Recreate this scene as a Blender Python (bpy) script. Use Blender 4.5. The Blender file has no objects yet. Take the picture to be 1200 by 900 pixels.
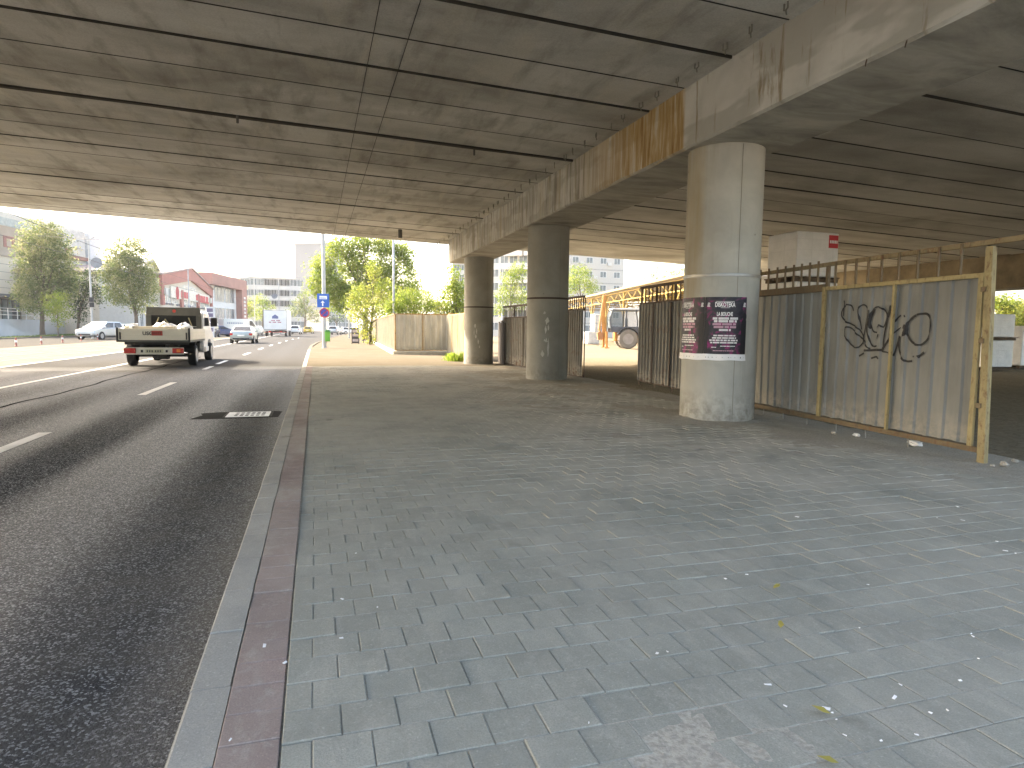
import bpy, math, random
from math import sin, cos, pi, radians, atan2, sqrt, hypot
from mathutils import Vector, Matrix
random.seed(7)
sc = bpy.context.scene
col = sc.collection

# ------------------------------------------------------------------ camera
H, F = 1.30, 750.0                       # eye height (m), focal length (px at 1200 wide)
yaw, pit, rol = radians(17.05), radians(-4.85), radians(-0.7)
fw = Vector((sin(yaw)*cos(pit), cos(yaw)*cos(pit), sin(pit)))
r0 = Vector((cos(yaw), -sin(yaw), 0)); u0 = r0.cross(fw)
rt = cos(rol)*r0 - sin(rol)*u0
up = sin(rol)*r0 + cos(rol)*u0
EYE = Vector((0, 0, H))
cam = bpy.data.cameras.new('camera'); camo = bpy.data.objects.new('camera', cam); col.objects.link(camo)
cam.sensor_width = 36; cam.lens = F/1200*36; cam.clip_start = .05; cam.clip_end = 4000
camo.matrix_world = Matrix(((rt.x, up.x, -fw.x, 0), (rt.y, up.y, -fw.y, 0), (rt.z, up.z, -fw.z, H), (0, 0, 0, 1)))
sc.camera = camo

def ray(px, py): return fw*F + rt*(px-600) - up*(py-450)
def G(px, py, z=0.0):
    d = ray(px, py); return EYE + d*((z-H)/d.z)
def PY(px, py, Y):
    d = ray(px, py); return EYE + d*(Y/d.y)
def PX(px, py, X):
    d = ray(px, py); return EYE + d*(X/d.x)
def mpp(P): return (Vector(P)-EYE).dot(fw)/F       # metres per photo pixel at a point
def PL(px, py, p0, p1):
    d = ray(px, py); n = Vector((p1[1]-p0[1], -(p1[0]-p0[0])))
    t = (n.x*(p0[0])+n.y*(p0[1]))/(n.x*d.x+n.y*d.y); P = EYE+d*t
    L = hypot(p1[0]-p0[0], p1[1]-p0[1])
    return ((P.x-p0[0])*(p1[0]-p0[0])+(P.y-p0[1])*(p1[1]-p0[1]))/L, P.z

# ------------------------------------------------------------------ materials
class NT:
    def __init__(s, name):
        s.m = bpy.data.materials.new(name); s.m.use_nodes = True
        s.t = s.m.node_tree; s.b = s.t.nodes['Principled BSDF']; s.out = s.t.nodes['Material Output']
        s.g = None
    def n(s, typ, **k):
        nd = s.t.nodes.new(typ)
        for a, v in k.items(): setattr(nd, a, v)
        return nd
    def L(s, a, b): s.t.links.new(a, b)
    def put(s, inp, v):
        if hasattr(v, 'links') or isinstance(v, bpy.types.NodeSocket): s.L(v, inp)
        else:
            if isinstance(v, tuple) and len(v) == 3 and inp.type == 'RGBA': v = v+(1,)
            inp.default_value = v
    def pos(s):
        if not s.g: s.g = s.n('ShaderNodeNewGeometry')
        return s.g.outputs['Position']
    def rnd(s): s.pos(); return s.g.outputs['Random Per Island']
    def obj(s): return s.n('ShaderNodeTexCoord').outputs['Object']
    def scl(s, v, sx, sy, sz, rz=0):
        m = s.n('ShaderNodeMapping'); m.inputs['Scale'].default_value = (sx, sy, sz); m.inputs['Rotation'].default_value = (0, 0, rz)
        s.L(v, m.inputs['Vector']); return m.outputs[0]
    def noise(s, v, scale=1, detail=4, rough=.55, dist=0):
        k = s.n('ShaderNodeTexNoise'); s.L(v, k.inputs['Vector'])
        k.inputs['Scale'].default_value = scale; k.inputs['Detail'].default_value = detail
        k.inputs['Roughness'].default_value = rough; k.inputs['Distortion'].default_value = dist
        return k.outputs['Fac']
    def voro(s, v, scale, feat='F1', out='Distance'):
        k = s.n('ShaderNodeTexVoronoi'); k.feature = feat; s.L(v, k.inputs['Vector']); k.inputs['Scale'].default_value = scale
        return k.outputs[out]
    def sep(s, v):
        k = s.n('ShaderNodeSeparateXYZ'); s.L(v, k.inputs[0]); return k.outputs
    def ramp(s, f, *st):
        k = s.n('ShaderNodeValToRGB'); e = k.color_ramp.elements
        while len(e) < len(st): e.new(.5)
        for q, (p, c) in zip(e, st):
            q.position = p; q.color = (c, c, c, 1) if not isinstance(c, tuple) else c+(1,)
        s.L(f, k.inputs[0]); return k.outputs[0]
    def mix(s, f, a, b, typ='MIX'):
        k = s.n('ShaderNodeMix', data_type='RGBA', blend_type=typ)
        s.put(k.inputs[0], f); s.put(k.inputs[6], a); s.put(k.inputs[7], b); return k.outputs[2]
    def math(s, op, a, b=0.0, c=None):
        k = s.n('ShaderNodeMath', operation=op); s.put(k.inputs[0], a); s.put(k.inputs[1], b)
        if c is not None: s.put(k.inputs[2], c)
        return k.outputs[0]
    def band(s, v, a, b, soft):                       # 1 inside a..b, soft edges
        x = s.n('ShaderNodeMapRange'); s.put(x.inputs[0], v); x.inputs[1].default_value = a-soft; x.inputs[2].default_value = a
        y = s.n('ShaderNodeMapRange'); s.put(y.inputs[0], v); y.inputs[1].default_value = b; y.inputs[2].default_value = b+soft
        y.inputs[3].default_value = 1; y.inputs[4].default_value = 0
        return s.math('MULTIPLY', x.outputs[0], y.outputs[0])
    def bump(s, h, strength=.3, dist=.01):
        k = s.n('ShaderNodeBump'); k.inputs['Strength'].default_value = strength; k.inputs['Distance'].default_value = dist
        s.L(h, k.inputs['Height']); s.L(k.outputs[0], s.b.inputs['Normal'])
    def fin(s, base, rough=.8, metal=0, spec=.5):
        s.put(s.b.inputs['Base Color'], base); s.put(s.b.inputs['Roughness'], rough)
        s.put(s.b.inputs['Metallic'], metal); s.b.inputs['Specular IOR Level'].default_value = spec
        return s.m

def tint(c, k): return tuple(min(1, x*k) for x in c)
_cache = {}
def M(name, c, rough=.7, metal=0, var=.18, scale=3.0, spec=.5, dirt=0.0, bump=0.0):
    """plain surface with cloudy wear"""
    if name in _cache: return _cache[name]
    s = NT(name); v = s.obj()
    f = s.noise(v, scale, 5, .6)
    base = s.mix(s.ramp(f, (.3, 0.), (.7, 1.)), tint(c, 1-var), tint(c, 1+var))
    if dirt:
        base = s.mix(s.ramp(s.noise(v, scale*.6, 6, .7), (.5, 0.), (.75, dirt)), base, (.13, .11, .085))
    if bump: s.bump(s.noise(v, scale*12, 3), bump, .01)
    _cache[name] = s.fin(base, rough, metal, spec); return _cache[name]

def m_glass(name='window_glass', c=(.03, .035, .04), rough=.06):
    if name in _cache: return _cache[name]
    s = NT(name); f = s.noise(s.obj(), 1.3, 2)
    _cache[name] = s.fin(s.mix(f, tint(c, .5), tint(c, 1.6)), rough, 0, .45); return _cache[name]

def m_soffit():
    s = NT('stained_soffit_concrete'); p = s.pos()
    a = s.noise(s.scl(p, .10, .8, 1), 1.6, 6, .6, .2)
    b = s.noise(s.scl(p, .30, .5, 1, .5), 1.0, 6, .6, .35)
    d = s.noise(s.scl(p, 1.9, .5, 1, .35), 1.3, 5, .6, .25)
    base = s.mix(s.ramp(a, (.32, 0.), (.7, 1.)), (.49, .48, .445), (.67, .665, .625))
    base = s.mix(s.ramp(b, (.44, 0.), (.68, .8)), base, (.25, .237, .205))
    xyz = s.sep(p)
    zone = s.band(xyz[0], -9., 4.5, 2.5)
    base = s.mix(s.math('MULTIPLY', zone, s.ramp(d, (.50, 0.), (.68, .6))), base, (.20, .182, .15))
    base = s.mix(s.math('MULTIPLY', zone, s.ramp(s.noise(s.scl(p, 1.1, .28, 1, -.5), 1.8, 5, .6, .7), (.53, 0.), (.66, .5))), base, (.56, .53, .45))
    base = s.mix(s.ramp(s.rnd(), (0., .22), (1., 0.)), base, (.15, .135, .11))
    fine = s.noise(p, 45, 3, .6)
    base = s.mix(s.ramp(fine, (.35, .18), (.6, 0.)), base, (.10, .09, .075))
    s.bump(s.noise(p, 9, 6, .6), .25, .012)
    return s.fin(base, .85)

def m_beam():
    s = NT('rust_streaked_beam_concrete'); p = s.pos(); xyz = s.sep(p)
    base = s.mix(s.ramp(s.noise(p, 1.2, 7, .62, .4), (.3, 0.), (.72, 1.)), (.40, .395, .365), (.57, .565, .53))
    # pour patches
    base = s.mix(s.ramp(s.noise(s.scl(p, 1, .7, 2.2), .8, 3), (.5, 0.), (.55, .6)), base, (.29, .28, .245))
    drip = s.noise(s.scl(p, 0, 7.5, .65), 1, 7, .68, .5)
    drip2 = s.noise(s.scl(p, 0, 2.6, .28), 1, 6, .7, .3)
    rz = s.math('MULTIPLY', s.band(xyz[1], 8.55, 40, .06), s.band(xyz[1], 0, 10.2, 2.8))
    rust = s.mix(s.ramp(drip, (.36, 0.), (.6, 1.)), (.23, .13, .035), (.45, .30, .10))
    base = s.mix(s.math('MULTIPLY', rz, s.ramp(drip, (.36, 1.), (.50, .85), (.62, .25))), base, rust)
    far = s.band(xyz[1], 12.2, 26, .8)
    base = s.mix(s.math('MULTIPLY', far, s.ramp(drip, (.38, .85), (.54, 0.))), base, (.15, .13, .092))
    base = s.mix(s.math('MULTIPLY', far, s.ramp(drip2, (.50, 0.), (.6, .5))), base, (.42, .37, .27))
    near = s.band(xyz[1], -8, 8.4, .2)
    base = s.mix(s.math('MULTIPLY', near, s.ramp(drip2, (.38, .9), (.445, 0.))), base, (.22, .17, .10))
    base = s.mix(s.math('MULTIPLY', near, s.ramp(drip, (.62, 0.), (.72, .4))), base, (.52, .50, .44))
    # underside goes darker grey with mottled patches
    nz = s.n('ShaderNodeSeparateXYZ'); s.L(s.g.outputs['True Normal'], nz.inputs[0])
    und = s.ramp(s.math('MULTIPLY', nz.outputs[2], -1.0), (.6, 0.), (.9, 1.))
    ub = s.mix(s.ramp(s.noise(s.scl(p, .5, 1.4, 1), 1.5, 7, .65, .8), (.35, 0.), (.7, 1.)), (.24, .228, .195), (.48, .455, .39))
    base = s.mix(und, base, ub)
    s.bump(s.noise(p, 7, 7, .65), .4, .02)
    return s.fin(base, .86)

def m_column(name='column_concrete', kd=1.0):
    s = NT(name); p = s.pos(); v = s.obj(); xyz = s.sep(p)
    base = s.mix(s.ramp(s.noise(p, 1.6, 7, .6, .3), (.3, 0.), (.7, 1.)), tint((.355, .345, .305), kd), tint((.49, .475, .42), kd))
    drip = s.noise(s.scl(p, 4, 4, .25), 1, 5, .65)
    base = s.mix(s.ramp(drip, (.55, 0.), (.72, .5)), base, (.27, .245, .19))
    lx = s.sep(v)
    side = s.math('MULTIPLY', s.math('MULTIPLY', s.band(lx[0], -.6, -.50, .02), s.band(lx[1], -.25, .6, .05)), s.band(xyz[2], 1.9, 5, .5))
    base = s.mix(s.math('MULTIPLY', side, s.ramp(drip, (.35, .7), (.62, .15))), base, (.30, .22, .10))
    base = s.mix(s.math('MULTIPLY', s.band(xyz[2], -.1, .15, .35), s.ramp(s.noise(p, 7, 5, .7), (.4, 0.), (.62, .7))), base, (.17, .155, .125))
    base = s.mix(s.ramp(s.voro(p, 2.6), (.03, .75), (.055, 0.)), base, (.13, .12, .1))
    s.bump(s.noise(p, 11, 6, .6), .25, .01)
    return s.fin(base, .8)

def m_paver(name, c, dustk=.85):
    s = NT(name); p = s.pos(); xyz = s.sep(p)
    r = s.rnd()
    base = s.mix(s.ramp(r, (0., 0.), (1., 1.)), tint(c, .91), tint(c, 1.08))
    base = s.mix(s.ramp(s.noise(p, 2.3, 7, .7), (.38, 0.), (.68, .6)), base, tint(c, .66))
    base = s.mix(s.ramp(s.noise(s.scl(p, 1.6, .5, 1, .5), 3.1, 7, .72, .5), (.5, 0.), (.72, .6)), base, (.43, .405, .35))
    base = s.mix(s.ramp(s.noise(p, 13, 6, .7), (.54, 0.), (.7, .5)), base, (.40, .38, .335))
    gr = s.noise(p, 160, 3, .6)
    base = s.mix(s.ramp(gr, (.38, .35), (.55, 0.)), base, tint(c, .5))
    base = s.mix(s.ramp(s.noise(p, 90, 2, .5), (.62, 0.), (.74, .35)), base, tint(c, 1.7))
    dust = s.ramp(s.noise(p, .9, 8, .7, .3), (.34, 0.), (.60, 1.))
    dx = s.n('ShaderNodeMapRange'); s.put(dx.inputs[0], xyz[0]); dx.inputs[1].default_value = 1.0; dx.inputs[2].default_value = 4.0; dx.inputs[3].default_value = .45; dx.inputs[4].default_value = 1.0
    dy = s.n('ShaderNodeMapRange'); s.put(dy.inputs[0], xyz[1]); dy.inputs[1].default_value = 2.; dy.inputs[2].default_value = 6.; dy.inputs[3].default_value = .35; dy.inputs[4].default_value = 1.  # real dust, thickened inward so its colour also brightens the dim mid paving
    dust_lift = s.math('MULTIPLY', s.math('MULTIPLY', dx.outputs[0], dy.outputs[0]), dustk)
    base = s.mix(s.math('MULTIPLY', dust, dust_lift), base, (.46, .43, .37))
    spots = s.ramp(s.noise(s.scl(p, 1, .6, 1), 1.4, 4, .6, .2), (.66, 0.), (.73, .7))
    base = s.mix(spots, base, (.10, .092, .075))
    s.bump(s.noise(p, 120, 4, .6), .35, .004)
    return s.fin(base, .88, 0, .12)

def m_ground(name, a, b, scale=1.0, pebble=0.0, dark=None, bump=.5):
    s = NT(name); p = s.pos()
    base = s.mix(s.ramp(s.noise(p, scale, 8, .68, .3), (.3, 0.), (.72, 1.)), a, b)
    base = s.mix(s.ramp(s.noise(p, scale*40, 3, .6), (.38, .5), (.58, 0.)), base, tint(a, .55))
    if dark: base = s.mix(s.ramp(s.noise(s.scl(p, 1, .35, 1), scale*.5, 6, .6, .6), (.5, 0.), (.66, .7)), base, dark)
    h = s.noise(p, 30, 5, .7)
    if pebble:
        v = s.voro(p, 28); h = s.math('ADD', h, s.math('MULTIPLY', v, -1.5))
        base = s.mix(s.ramp(s.voro(p, 28, 'F1', 'Color'), (.3, pebble), (.8, 0.)), base, tint(b, 1.25))
    s.bump(h, bump, .015)
    return s.fin(base, 1., 0, .0)

def m_asphalt():
    s = NT('worn_asphalt'); p = s.pos(); xyz = s.sep(p)
    g1 = s.voro(p, 120, 'F1', 'Color'); g1 = s.sep(g1)[0]
    lane = s.math('ADD', s.math('MULTIPLY', s.math('SINE', s.math('MULTIPLY', s.math('ADD', xyz[0], .55), 3.9)), .35), s.noise(s.scl(p, .8, .10, 0), 1.0, 4, .55))
    track = s.ramp(lane, (.22, 0.), (.72, 1.))
    base = s.mix(track, (.027, .031, .037), (.066, .073, .084))
    base = s.mix(s.ramp(g1, (.70, 0.), (.95, .9)), base, (.28, .30, .32))  # pale stone grains; asphalt sparkle is put into this colour too
    base = s.mix(s.ramp(g1, (.05, .6), (.35, 0.)), base, (.012, .012, .012))
    base = s.mix(s.ramp(s.noise(s.scl(p, 1, .25, 1), .8, 6, .65), (.55, 0.), (.78, .3)), base, (.07, .07, .068))
    # dust that has collected along the kerb
    base = s.mix(s.math('MULTIPLY', s.band(xyz[0], -.95, 0, .55), s.ramp(s.noise(p, 3, 5, .65), (.3, .15), (.7, .75))), base, (.085, .082, .074))
    # past the bridge shadow, sunlight is put into a lighter asphalt colour
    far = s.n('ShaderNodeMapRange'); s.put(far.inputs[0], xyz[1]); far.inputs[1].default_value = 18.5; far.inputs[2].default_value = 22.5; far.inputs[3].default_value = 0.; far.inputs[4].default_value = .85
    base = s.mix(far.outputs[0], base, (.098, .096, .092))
    h = s.math('ADD', s.math('MULTIPLY', s.voro(p, 95), -1.0), s.noise(p, 260, 2))
    s.bump(h, .7, .005)
    def mr(a, b, c, d):
        k = s.n('ShaderNodeMapRange'); s.put(k.inputs[0], xyz[1]); k.inputs[1].default_value = a; k.inputs[2].default_value = b; k.inputs[3].default_value = c; k.inputs[4].default_value = d; return k.outputs[0]
    k1 = mr(8., 16., 1., .15); k2 = mr(18., 24., 1., .0)              # worn tracks matter near by; the stretch coloured as sunlit has no gloss
    tk = s.math('MULTIPLY', s.math('SUBTRACT', track, .55), k1)
    m = s.fin(base, s.math('SUBTRACT', s.ramp(g1, (.0, .78), (1., .52)), s.math('MULTIPLY', tk, .22)), 0, .1)
    sp = s.math('MAXIMUM', 0.0, s.math('MULTIPLY', k2, s.math('MULTIPLY_ADD', tk, .30, .19))); s.L(sp, s.b.inputs['Specular IOR Level']); return m

def m_rustpaint(name, paint, amount=.5, rust=(.10, .048, .022)):
    s = NT(name); v = s.pos()
    f = s.noise(s.scl(v, 1, 1, .45), 26, 8, .75, .1)
    r = s.mix(s.noise(v, 30, 4), rust, tint(rust, 2.1))
    base = s.mix(s.ramp(s.noise(v, 2.5, 4), (.3, 0.), (.7, 1.)), tint(paint, .82), tint(paint, 1.12))
    base = s.mix(s.ramp(f, (.62-amount*.3, 0.), (.80-amount*.3, 1.)), base, r)
    base = s.mix(s.ramp(s.noise(s.scl(v, 1, 1, .25), 14, 4), (.55, 0.), (.7, .45)), base, (.06, .05, .035))
    s.bump(f, .3, .004)
    return s.fin(base, .75)

def m_galv(name, c=(.36, .38, .385), rust=.25, rough=.42, metal=.55):
    s = NT(name); v = s.obj(); xyz = s.sep(v)
    base = s.mix(s.ramp(s.noise(s.scl(v, 1, 1, .3), 3, 6, .6), (.3, 0.), (.7, 1.)), tint(c, .72), tint(c, 1.15))
    streak = s.noise(s.scl(v, 12, 12, .35), 1, 5, .65)
    base = s.mix(s.ramp(streak, (.58, 0.), (.8, .4)), base, tint(c, .55))
    low = s.band(xyz[2], -.2, .25, .22)
    base = s.mix(s.math('MULTIPLY', low, s.ramp(s.noise(v, 9, 5, .7), (.38, 0.), (.6, .9))), base, (.30, .28, .24))
    base = s.mix(s.math('MULTIPLY', s.math('ADD', s.math('MULTIPLY', low, .5), .5), s.ramp(s.noise(v, 4, 7, .75, .4), (.66-rust*.25, 0.), (.74-rust*.22, min(1, rust*2.2)))), base, (.115, .055, .028))
    s.bump(s.noise(s.scl(v, 1, 1, .5), 5, 3), .15, .01)
    return s.fin(base, s.ramp(streak, (.3, rough-.06), (.7, rough+.2)), metal)

def m_leaf(name, a, b, c):
    s = NT(name); r = s.rnd()
    base = s.ramp(r, (0., a), (.55, b), (1., c))
    s.fin(base, .55, 0, .35)
    tr = s.n('ShaderNodeBsdfTranslucent'); s.L(s.mix(.6, base, tint(b, 1.5)), tr.inputs[0])
    mx = s.n('ShaderNodeMixShader'); mx.inputs[0].default_value = .55
    s.L(s.b.outputs[0], mx.inputs[1]); s.L(tr.outputs[0], mx.inputs[2]); s.L(mx.outputs[0], s.out.inputs[0])
    return s.m

def m_poster():
    s = NT('poster_print'); v = s.obj()
    f = s.noise(v, 6.5, 4, .6, .9)
    base = s.ramp(f, (.35, (.012, .01, .02)), (.52, (.035, .03, .04)), (.60, (.20, .015, .10)), (.72, (.42, .03, .20)))
    return s.fin(base, .45, 0, .4)

def m_light(name, c, e):
    s = NT(name); s.fin(c, .25)
    s.b.inputs['Emission Color'].default_value = c+(1,); s.b.inputs['Emission Strength'].default_value = e
    return s.m

# ------------------------------------------------------------------ mesh collector
class MB:
    def __init__(s): s.v = []; s.f = []; s.mi = []; s.cur = 0
    def add(s, vs, fs):
        o = len(s.v); s.v += [tuple(x) for x in vs]
        for f in fs: s.f.append(tuple(i+o for i in f)); s.mi.append(s.cur)
        return s
    def box(s, x0, x1, y0, y1, z0, z1):
        return s.add([(x0, y0, z0), (x1, y0, z0), (x1, y1, z0), (x0, y1, z0), (x0, y0, z1), (x1, y0, z1), (x1, y1, z1), (x0, y1, z1)],
                     [(3, 2, 1, 0), (4, 5, 6, 7), (0, 1, 5, 4), (1, 2, 6, 5), (2, 3, 7, 6), (3, 0, 4, 7)])
    def bar(s, a, b, w, h, up=(0, 0, 1)):
        a, b = Vector(a), Vector(b); d = (b-a).normalized(); u = Vector(up)
        if abs(d.dot(u)) > .98: u = Vector((0, 1, 0))
        x = d.cross(u).normalized(); y = x.cross(d)
        p = []
        for q in (a, b):
            p += [q-x*w/2-y*h/2, q+x*w/2-y*h/2, q+x*w/2+y*h/2, q-x*w/2+y*h/2]
        return s.add(p, [(0, 1, 2, 3)[::-1], (4, 5, 6, 7), (0, 1, 5, 4), (1, 2, 6, 5), (2, 3, 7, 6), (3, 0, 4, 7)])
    def tube(s, pts, r, n=8, caps=True):
        pts = [Vector(p) for p in pts]; rs = r if isinstance(r, (list, tuple)) else [r]*len(pts)
        vs = []; fs = []; ref = None
        for i, p in enumerate(pts):
            d = (pts[min(i+1, len(pts)-1)]-pts[max(i-1, 0)]).normalized()
            if ref is None: ref = Vector((0, 0, 1)) if abs(d.z) < .9 else Vector((1, 0, 0))
            x = d.cross(ref).normalized(); y = x.cross(d).normalized()
            for k in range(n):
                a = 2*pi*k/n; vs.append(p+(x*cos(a)+y*sin(a))*rs[i])
        for i in range(len(pts)-1):
            for k in range(n):
                k2 = (k+1) % n; fs.append((i*n+k, i*n+k2, (i+1)*n+k2, (i+1)*n+k))
        if caps: fs += [tuple(range(n))[::-1], tuple(range((len(pts)-1)*n, len(pts)*n))]
        return s.add(vs, fs)
    def lathe(s, prof, c=(0, 0, 0), axis='z', n=24, caps=True):   # prof: (radius, height)
        vs = []; fs = []; c = Vector(c)
        for r, h in prof:
            for k in range(n):
                a = 2*pi*k/n
                vs.append(c+(Vector((r*cos(a), r*sin(a), h)) if axis == 'z' else Vector((h, r*cos(a), r*sin(a))) if axis == 'x' else Vector((r*cos(a), h, r*sin(a)))))
        for i in range(len(prof)-1):
            for k in range(n):
                k2 = (k+1) % n; fs.append((i*n+k, i*n+k2, (i+1)*n+k2, (i+1)*n+k))
        if caps: fs += [tuple(range(n))[::-1], tuple(range((len(prof)-1)*n, len(prof)*n))]
        return s.add(vs, fs)
    def prism(s, poly, axis, a, b):                    # extrude a 2-D outline
        def P(u, w, t): return {'x': (t, u, w), 'y': (u, t, w), 'z': (u, w, t)}[axis]
        n = len(poly); vs = [P(u, w, a) for u, w in poly]+[P(u, w, b) for u, w in poly]
        return s.add(vs, [tuple(range(n))[::-1], tuple(range(n, 2*n))]+[(i, (i+1) % n, n+(i+1) % n, n+i) for i in range(n)])
    def quad(s, a, b, c, d): return s.add([a, b, c, d], [(0, 1, 2, 3)])
    def loft(s, rings, caps=True, closed=True):
        n = len(rings[0]); vs = [p for r in rings for p in r]; fs = []
        for i in range(len(rings)-1):
            for k in range(n if closed else n-1):
                k2 = (k+1) % n; fs.append((i*n+k, i*n+k2, (i+1)*n+k2, (i+1)*n+k))
        if caps: fs += [tuple(range(n))[::-1], tuple(range((len(rings)-1)*n, len(rings)*n))]
        return s.add(vs, fs)
    def build(s, name, mats, parent=None, smooth=False, bevel=0, solid=0, seg=2):
        me = bpy.data.meshes.new(name); me.from_pydata(s.v, [], s.f)
        for m in (mats if isinstance(mats, (list, tuple)) else [mats]): me.materials.append(m)
        for p, i in zip(me.polygons, s.mi): p.material_index = i
        o = bpy.data.objects.new(name, me); col.objects.link(o)
        import bmesh
        bm = bmesh.new(); bm.from_mesh(me); bmesh.ops.recalc_face_normals(bm, faces=bm.faces); bm.to_mesh(me); bm.free()
        if smooth:
            for p in me.polygons: p.use_smooth = True
            if smooth == 'auto':
                me.set_sharp_from_angle(angle=radians(38))
        if parent: o.parent = parent
        if bevel:
            b = o.modifiers.new('edge', 'BEVEL'); b.width = bevel; b.segments = seg; b.limit_method = 'ANGLE'
        if solid:
            b = o.modifiers.new('gauge', 'SOLIDIFY'); b.thickness = solid; b.offset = 0
        return o

def tag(o, label=None, cat=None, group=None, kind=None):
    if label: o['label'] = label
    if cat: o['category'] = cat
    if group: o['group'] = group
    if kind: o['kind'] = kind
    return o
def root(name, label, cat, loc=(0, 0, 0), rz=0.0, group=None):
    o = bpy.data.objects.new(name, None); o.empty_display_size = .3; col.objects.link(o)
    o.location = loc; o.rotation_euler.z = rz
    return tag(o, label, cat, group)
def copy_tree(o, parent=None):
    c = o.copy(); col.objects.link(c)
    if parent: c.parent = parent
    for ch in [x for x in list(col.objects) if x.parent == o]: copy_tree(ch, c)
    return c
def text_mesh(txt, size=1.0, bold=0.0):
    cu = bpy.data.curves.new('lettering', 'FONT'); cu.body = txt; cu.size = size; cu.align_x = 'CENTER'; cu.offset = bold; cu.resolution_u = 3
    ob = bpy.data.objects.new('lettering', cu); col.objects.link(ob)
    me = bpy.data.meshes.new_from_object(ob.evaluated_get(bpy.context.evaluated_depsgraph_get()))
    vs = [tuple(v.co) for v in me.vertices]; fs = [tuple(p.vertices) for p in me.polygons]
    bpy.data.objects.remove(ob); bpy.data.curves.remove(cu); bpy.data.meshes.remove(me)
    return vs, fs

# ------------------------------------------------------------------ light and sky
sd = Vector((-1.2, 1.0, 1.12)).normalized()             # towards the sun
sun = bpy.data.lights.new('sun', 'SUN'); sun.energy = 2.0; sun.angle = radians(.53); sun.color = (1, .96, .90)
suno = bpy.data.objects.new('sun', sun); col.objects.link(suno); suno.rotation_euler = sd.to_track_quat('Z', 'Y').to_euler()
w = bpy.data.worlds.new('World'); sc.world = w; w.use_nodes = True
sky = w.node_tree.nodes.new('ShaderNodeTexSky'); sky.sky_type = 'NISHITA'; sky.sun_disc = False
sky.sun_elevation = math.asin(sd.z); sky.sun_rotation = atan2(sd.x, sd.y); sky.dust_density = 4.5; sky.air_density = 1.0; sky.ozone_density = .7
w.node_tree.links.new(sky.outputs[0], w.node_tree.nodes['Background'].inputs[0])
w.node_tree.nodes['Background'].inputs[1].default_value = .15
vs_ = sc.view_settings; vs_.view_transform = 'Standard'; vs_.look = 'None'; vs_.gamma = 1; vs_.exposure = 2.78
vs_.use_white_balance = True; vs_.white_balance_temperature = 7450
cy = sc.cycles; cy.max_bounces = 10; cy.diffuse_bounces = 6; cy.glossy_bounces = 4; cy.transmission_bounces = 6; cy.transparent_max_bounces = 6
cy.use_denoising = True; cy.denoiser = 'OPENIMAGEDENOISE'; cy.sample_clamp_indirect = 8; cy.use_adaptive_sampling = True; cy.adaptive_threshold = .015

RZ = -.08                                                # road level
KX = -.447                                               # road edge of the kerb
# ------------------------------------------------------------------ ground sheets
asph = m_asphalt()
def sheet(name, poly, z, m):
    return tag(MB().add([(x, y, z) for x, y in poly], [tuple(range(len(poly)))]).build(name, m), kind='structure')
sheet('terrain', [(-1800, -1500), (1800, -1500), (1800, 2200), (-1800, 2200)], -.16, m_ground('dry_city_soil', (.26, .23, .18), (.33, .30, .24), .05))
far_edge = [(KX, -14), (KX, 40), (-.40, 48), (-.1, 56), (.5, 66), (1.3, 78), (2.6, 96), (4.5, 120), (8, 160), (14, 200)]
# carriageway: out to the tram bed on one side and under the kerb on the other
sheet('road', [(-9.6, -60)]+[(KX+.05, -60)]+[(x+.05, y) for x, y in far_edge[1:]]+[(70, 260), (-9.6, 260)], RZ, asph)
conc_tram = m_ground('dusty_tram_bed', (.19, .172, .135), (.26, .238, .185), .5, dark=(.22, .20, .16), bump=.3)
sheet('tram_bed', [(-16.6, -60), (-9.6, -60), (-9.6, 230), (-16.6, 230)], RZ+.012, conc_tram)
sheet('far_road', [(-26.2, -60), (-16.6, -60), (-16.6, 230), (-26.2, 230)], RZ, m_ground('sunny_asphalt', (.10, .095, .085), (.13, .12, .105), .4, bump=.3))
rail_m = M('polished_rail', (.11, .10, .09), .35, .8)
for x in (-10.9, -12.35, -13.9, -15.35):
    mb = MB().box(x-.035, x+.035, -60, 230, RZ-.02, RZ+.022)
    mb.build('rail', rail_m).name = 'tram_rail'
for o in [x for x in col.objects if x.name.startswith('tram_rail')]: tag(o, kind='structure')
# markings
paint = M('road_paint', (.62, .62, .60), .6, 0, .15, 2.0, .4, .3)
def road_mark(x0, x1, y0, y1, z=RZ+.004, sk=0.0):
    return MB().add([(x0+sk*0, y0, z), (x1, y0, z), (x1, y1, z), (x0, y1, z)], [(0, 1, 2, 3)])
mk = MB()
for y0, y1, x in [(6.2, 9.45, -3.31), (14.2, 17.25, -3.32), (22.3, 24.0, -3.42), (25.4, 28.0, -3.45), (33.5, 36.5, -3.35), (41.5, 44.5, -3.3), (49.5, 52.5, -3.2), (57.5, 60.5, -3.0), (66, 69, -2.8), (75, 78, -2.5), (84, 87, -2.1)]:
    mk.add([(x-.075, y0, RZ+.004), (x+.075, y0, RZ+.004), (x+.075, y1, RZ+.004), (x-.075, y1, RZ+.004)], [(0, 1, 2, 3)])
tag(mk.build('lane_marking', paint), kind='structure')
tag(road_mark(-6.56, -6.42, -40, 150).build('edge_line', paint), kind='structure')
tag(MB().add([(-9.55, -40, RZ+.016), (-9.35, -40, RZ+.016), (-9.35, 160, RZ+.016), (-9.55, 160, RZ+.016)], [(0, 1, 2, 3)]).build('kerb_line', M('pale_kerb', (.5, .47, .4), .8)), kind='structure')
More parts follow.
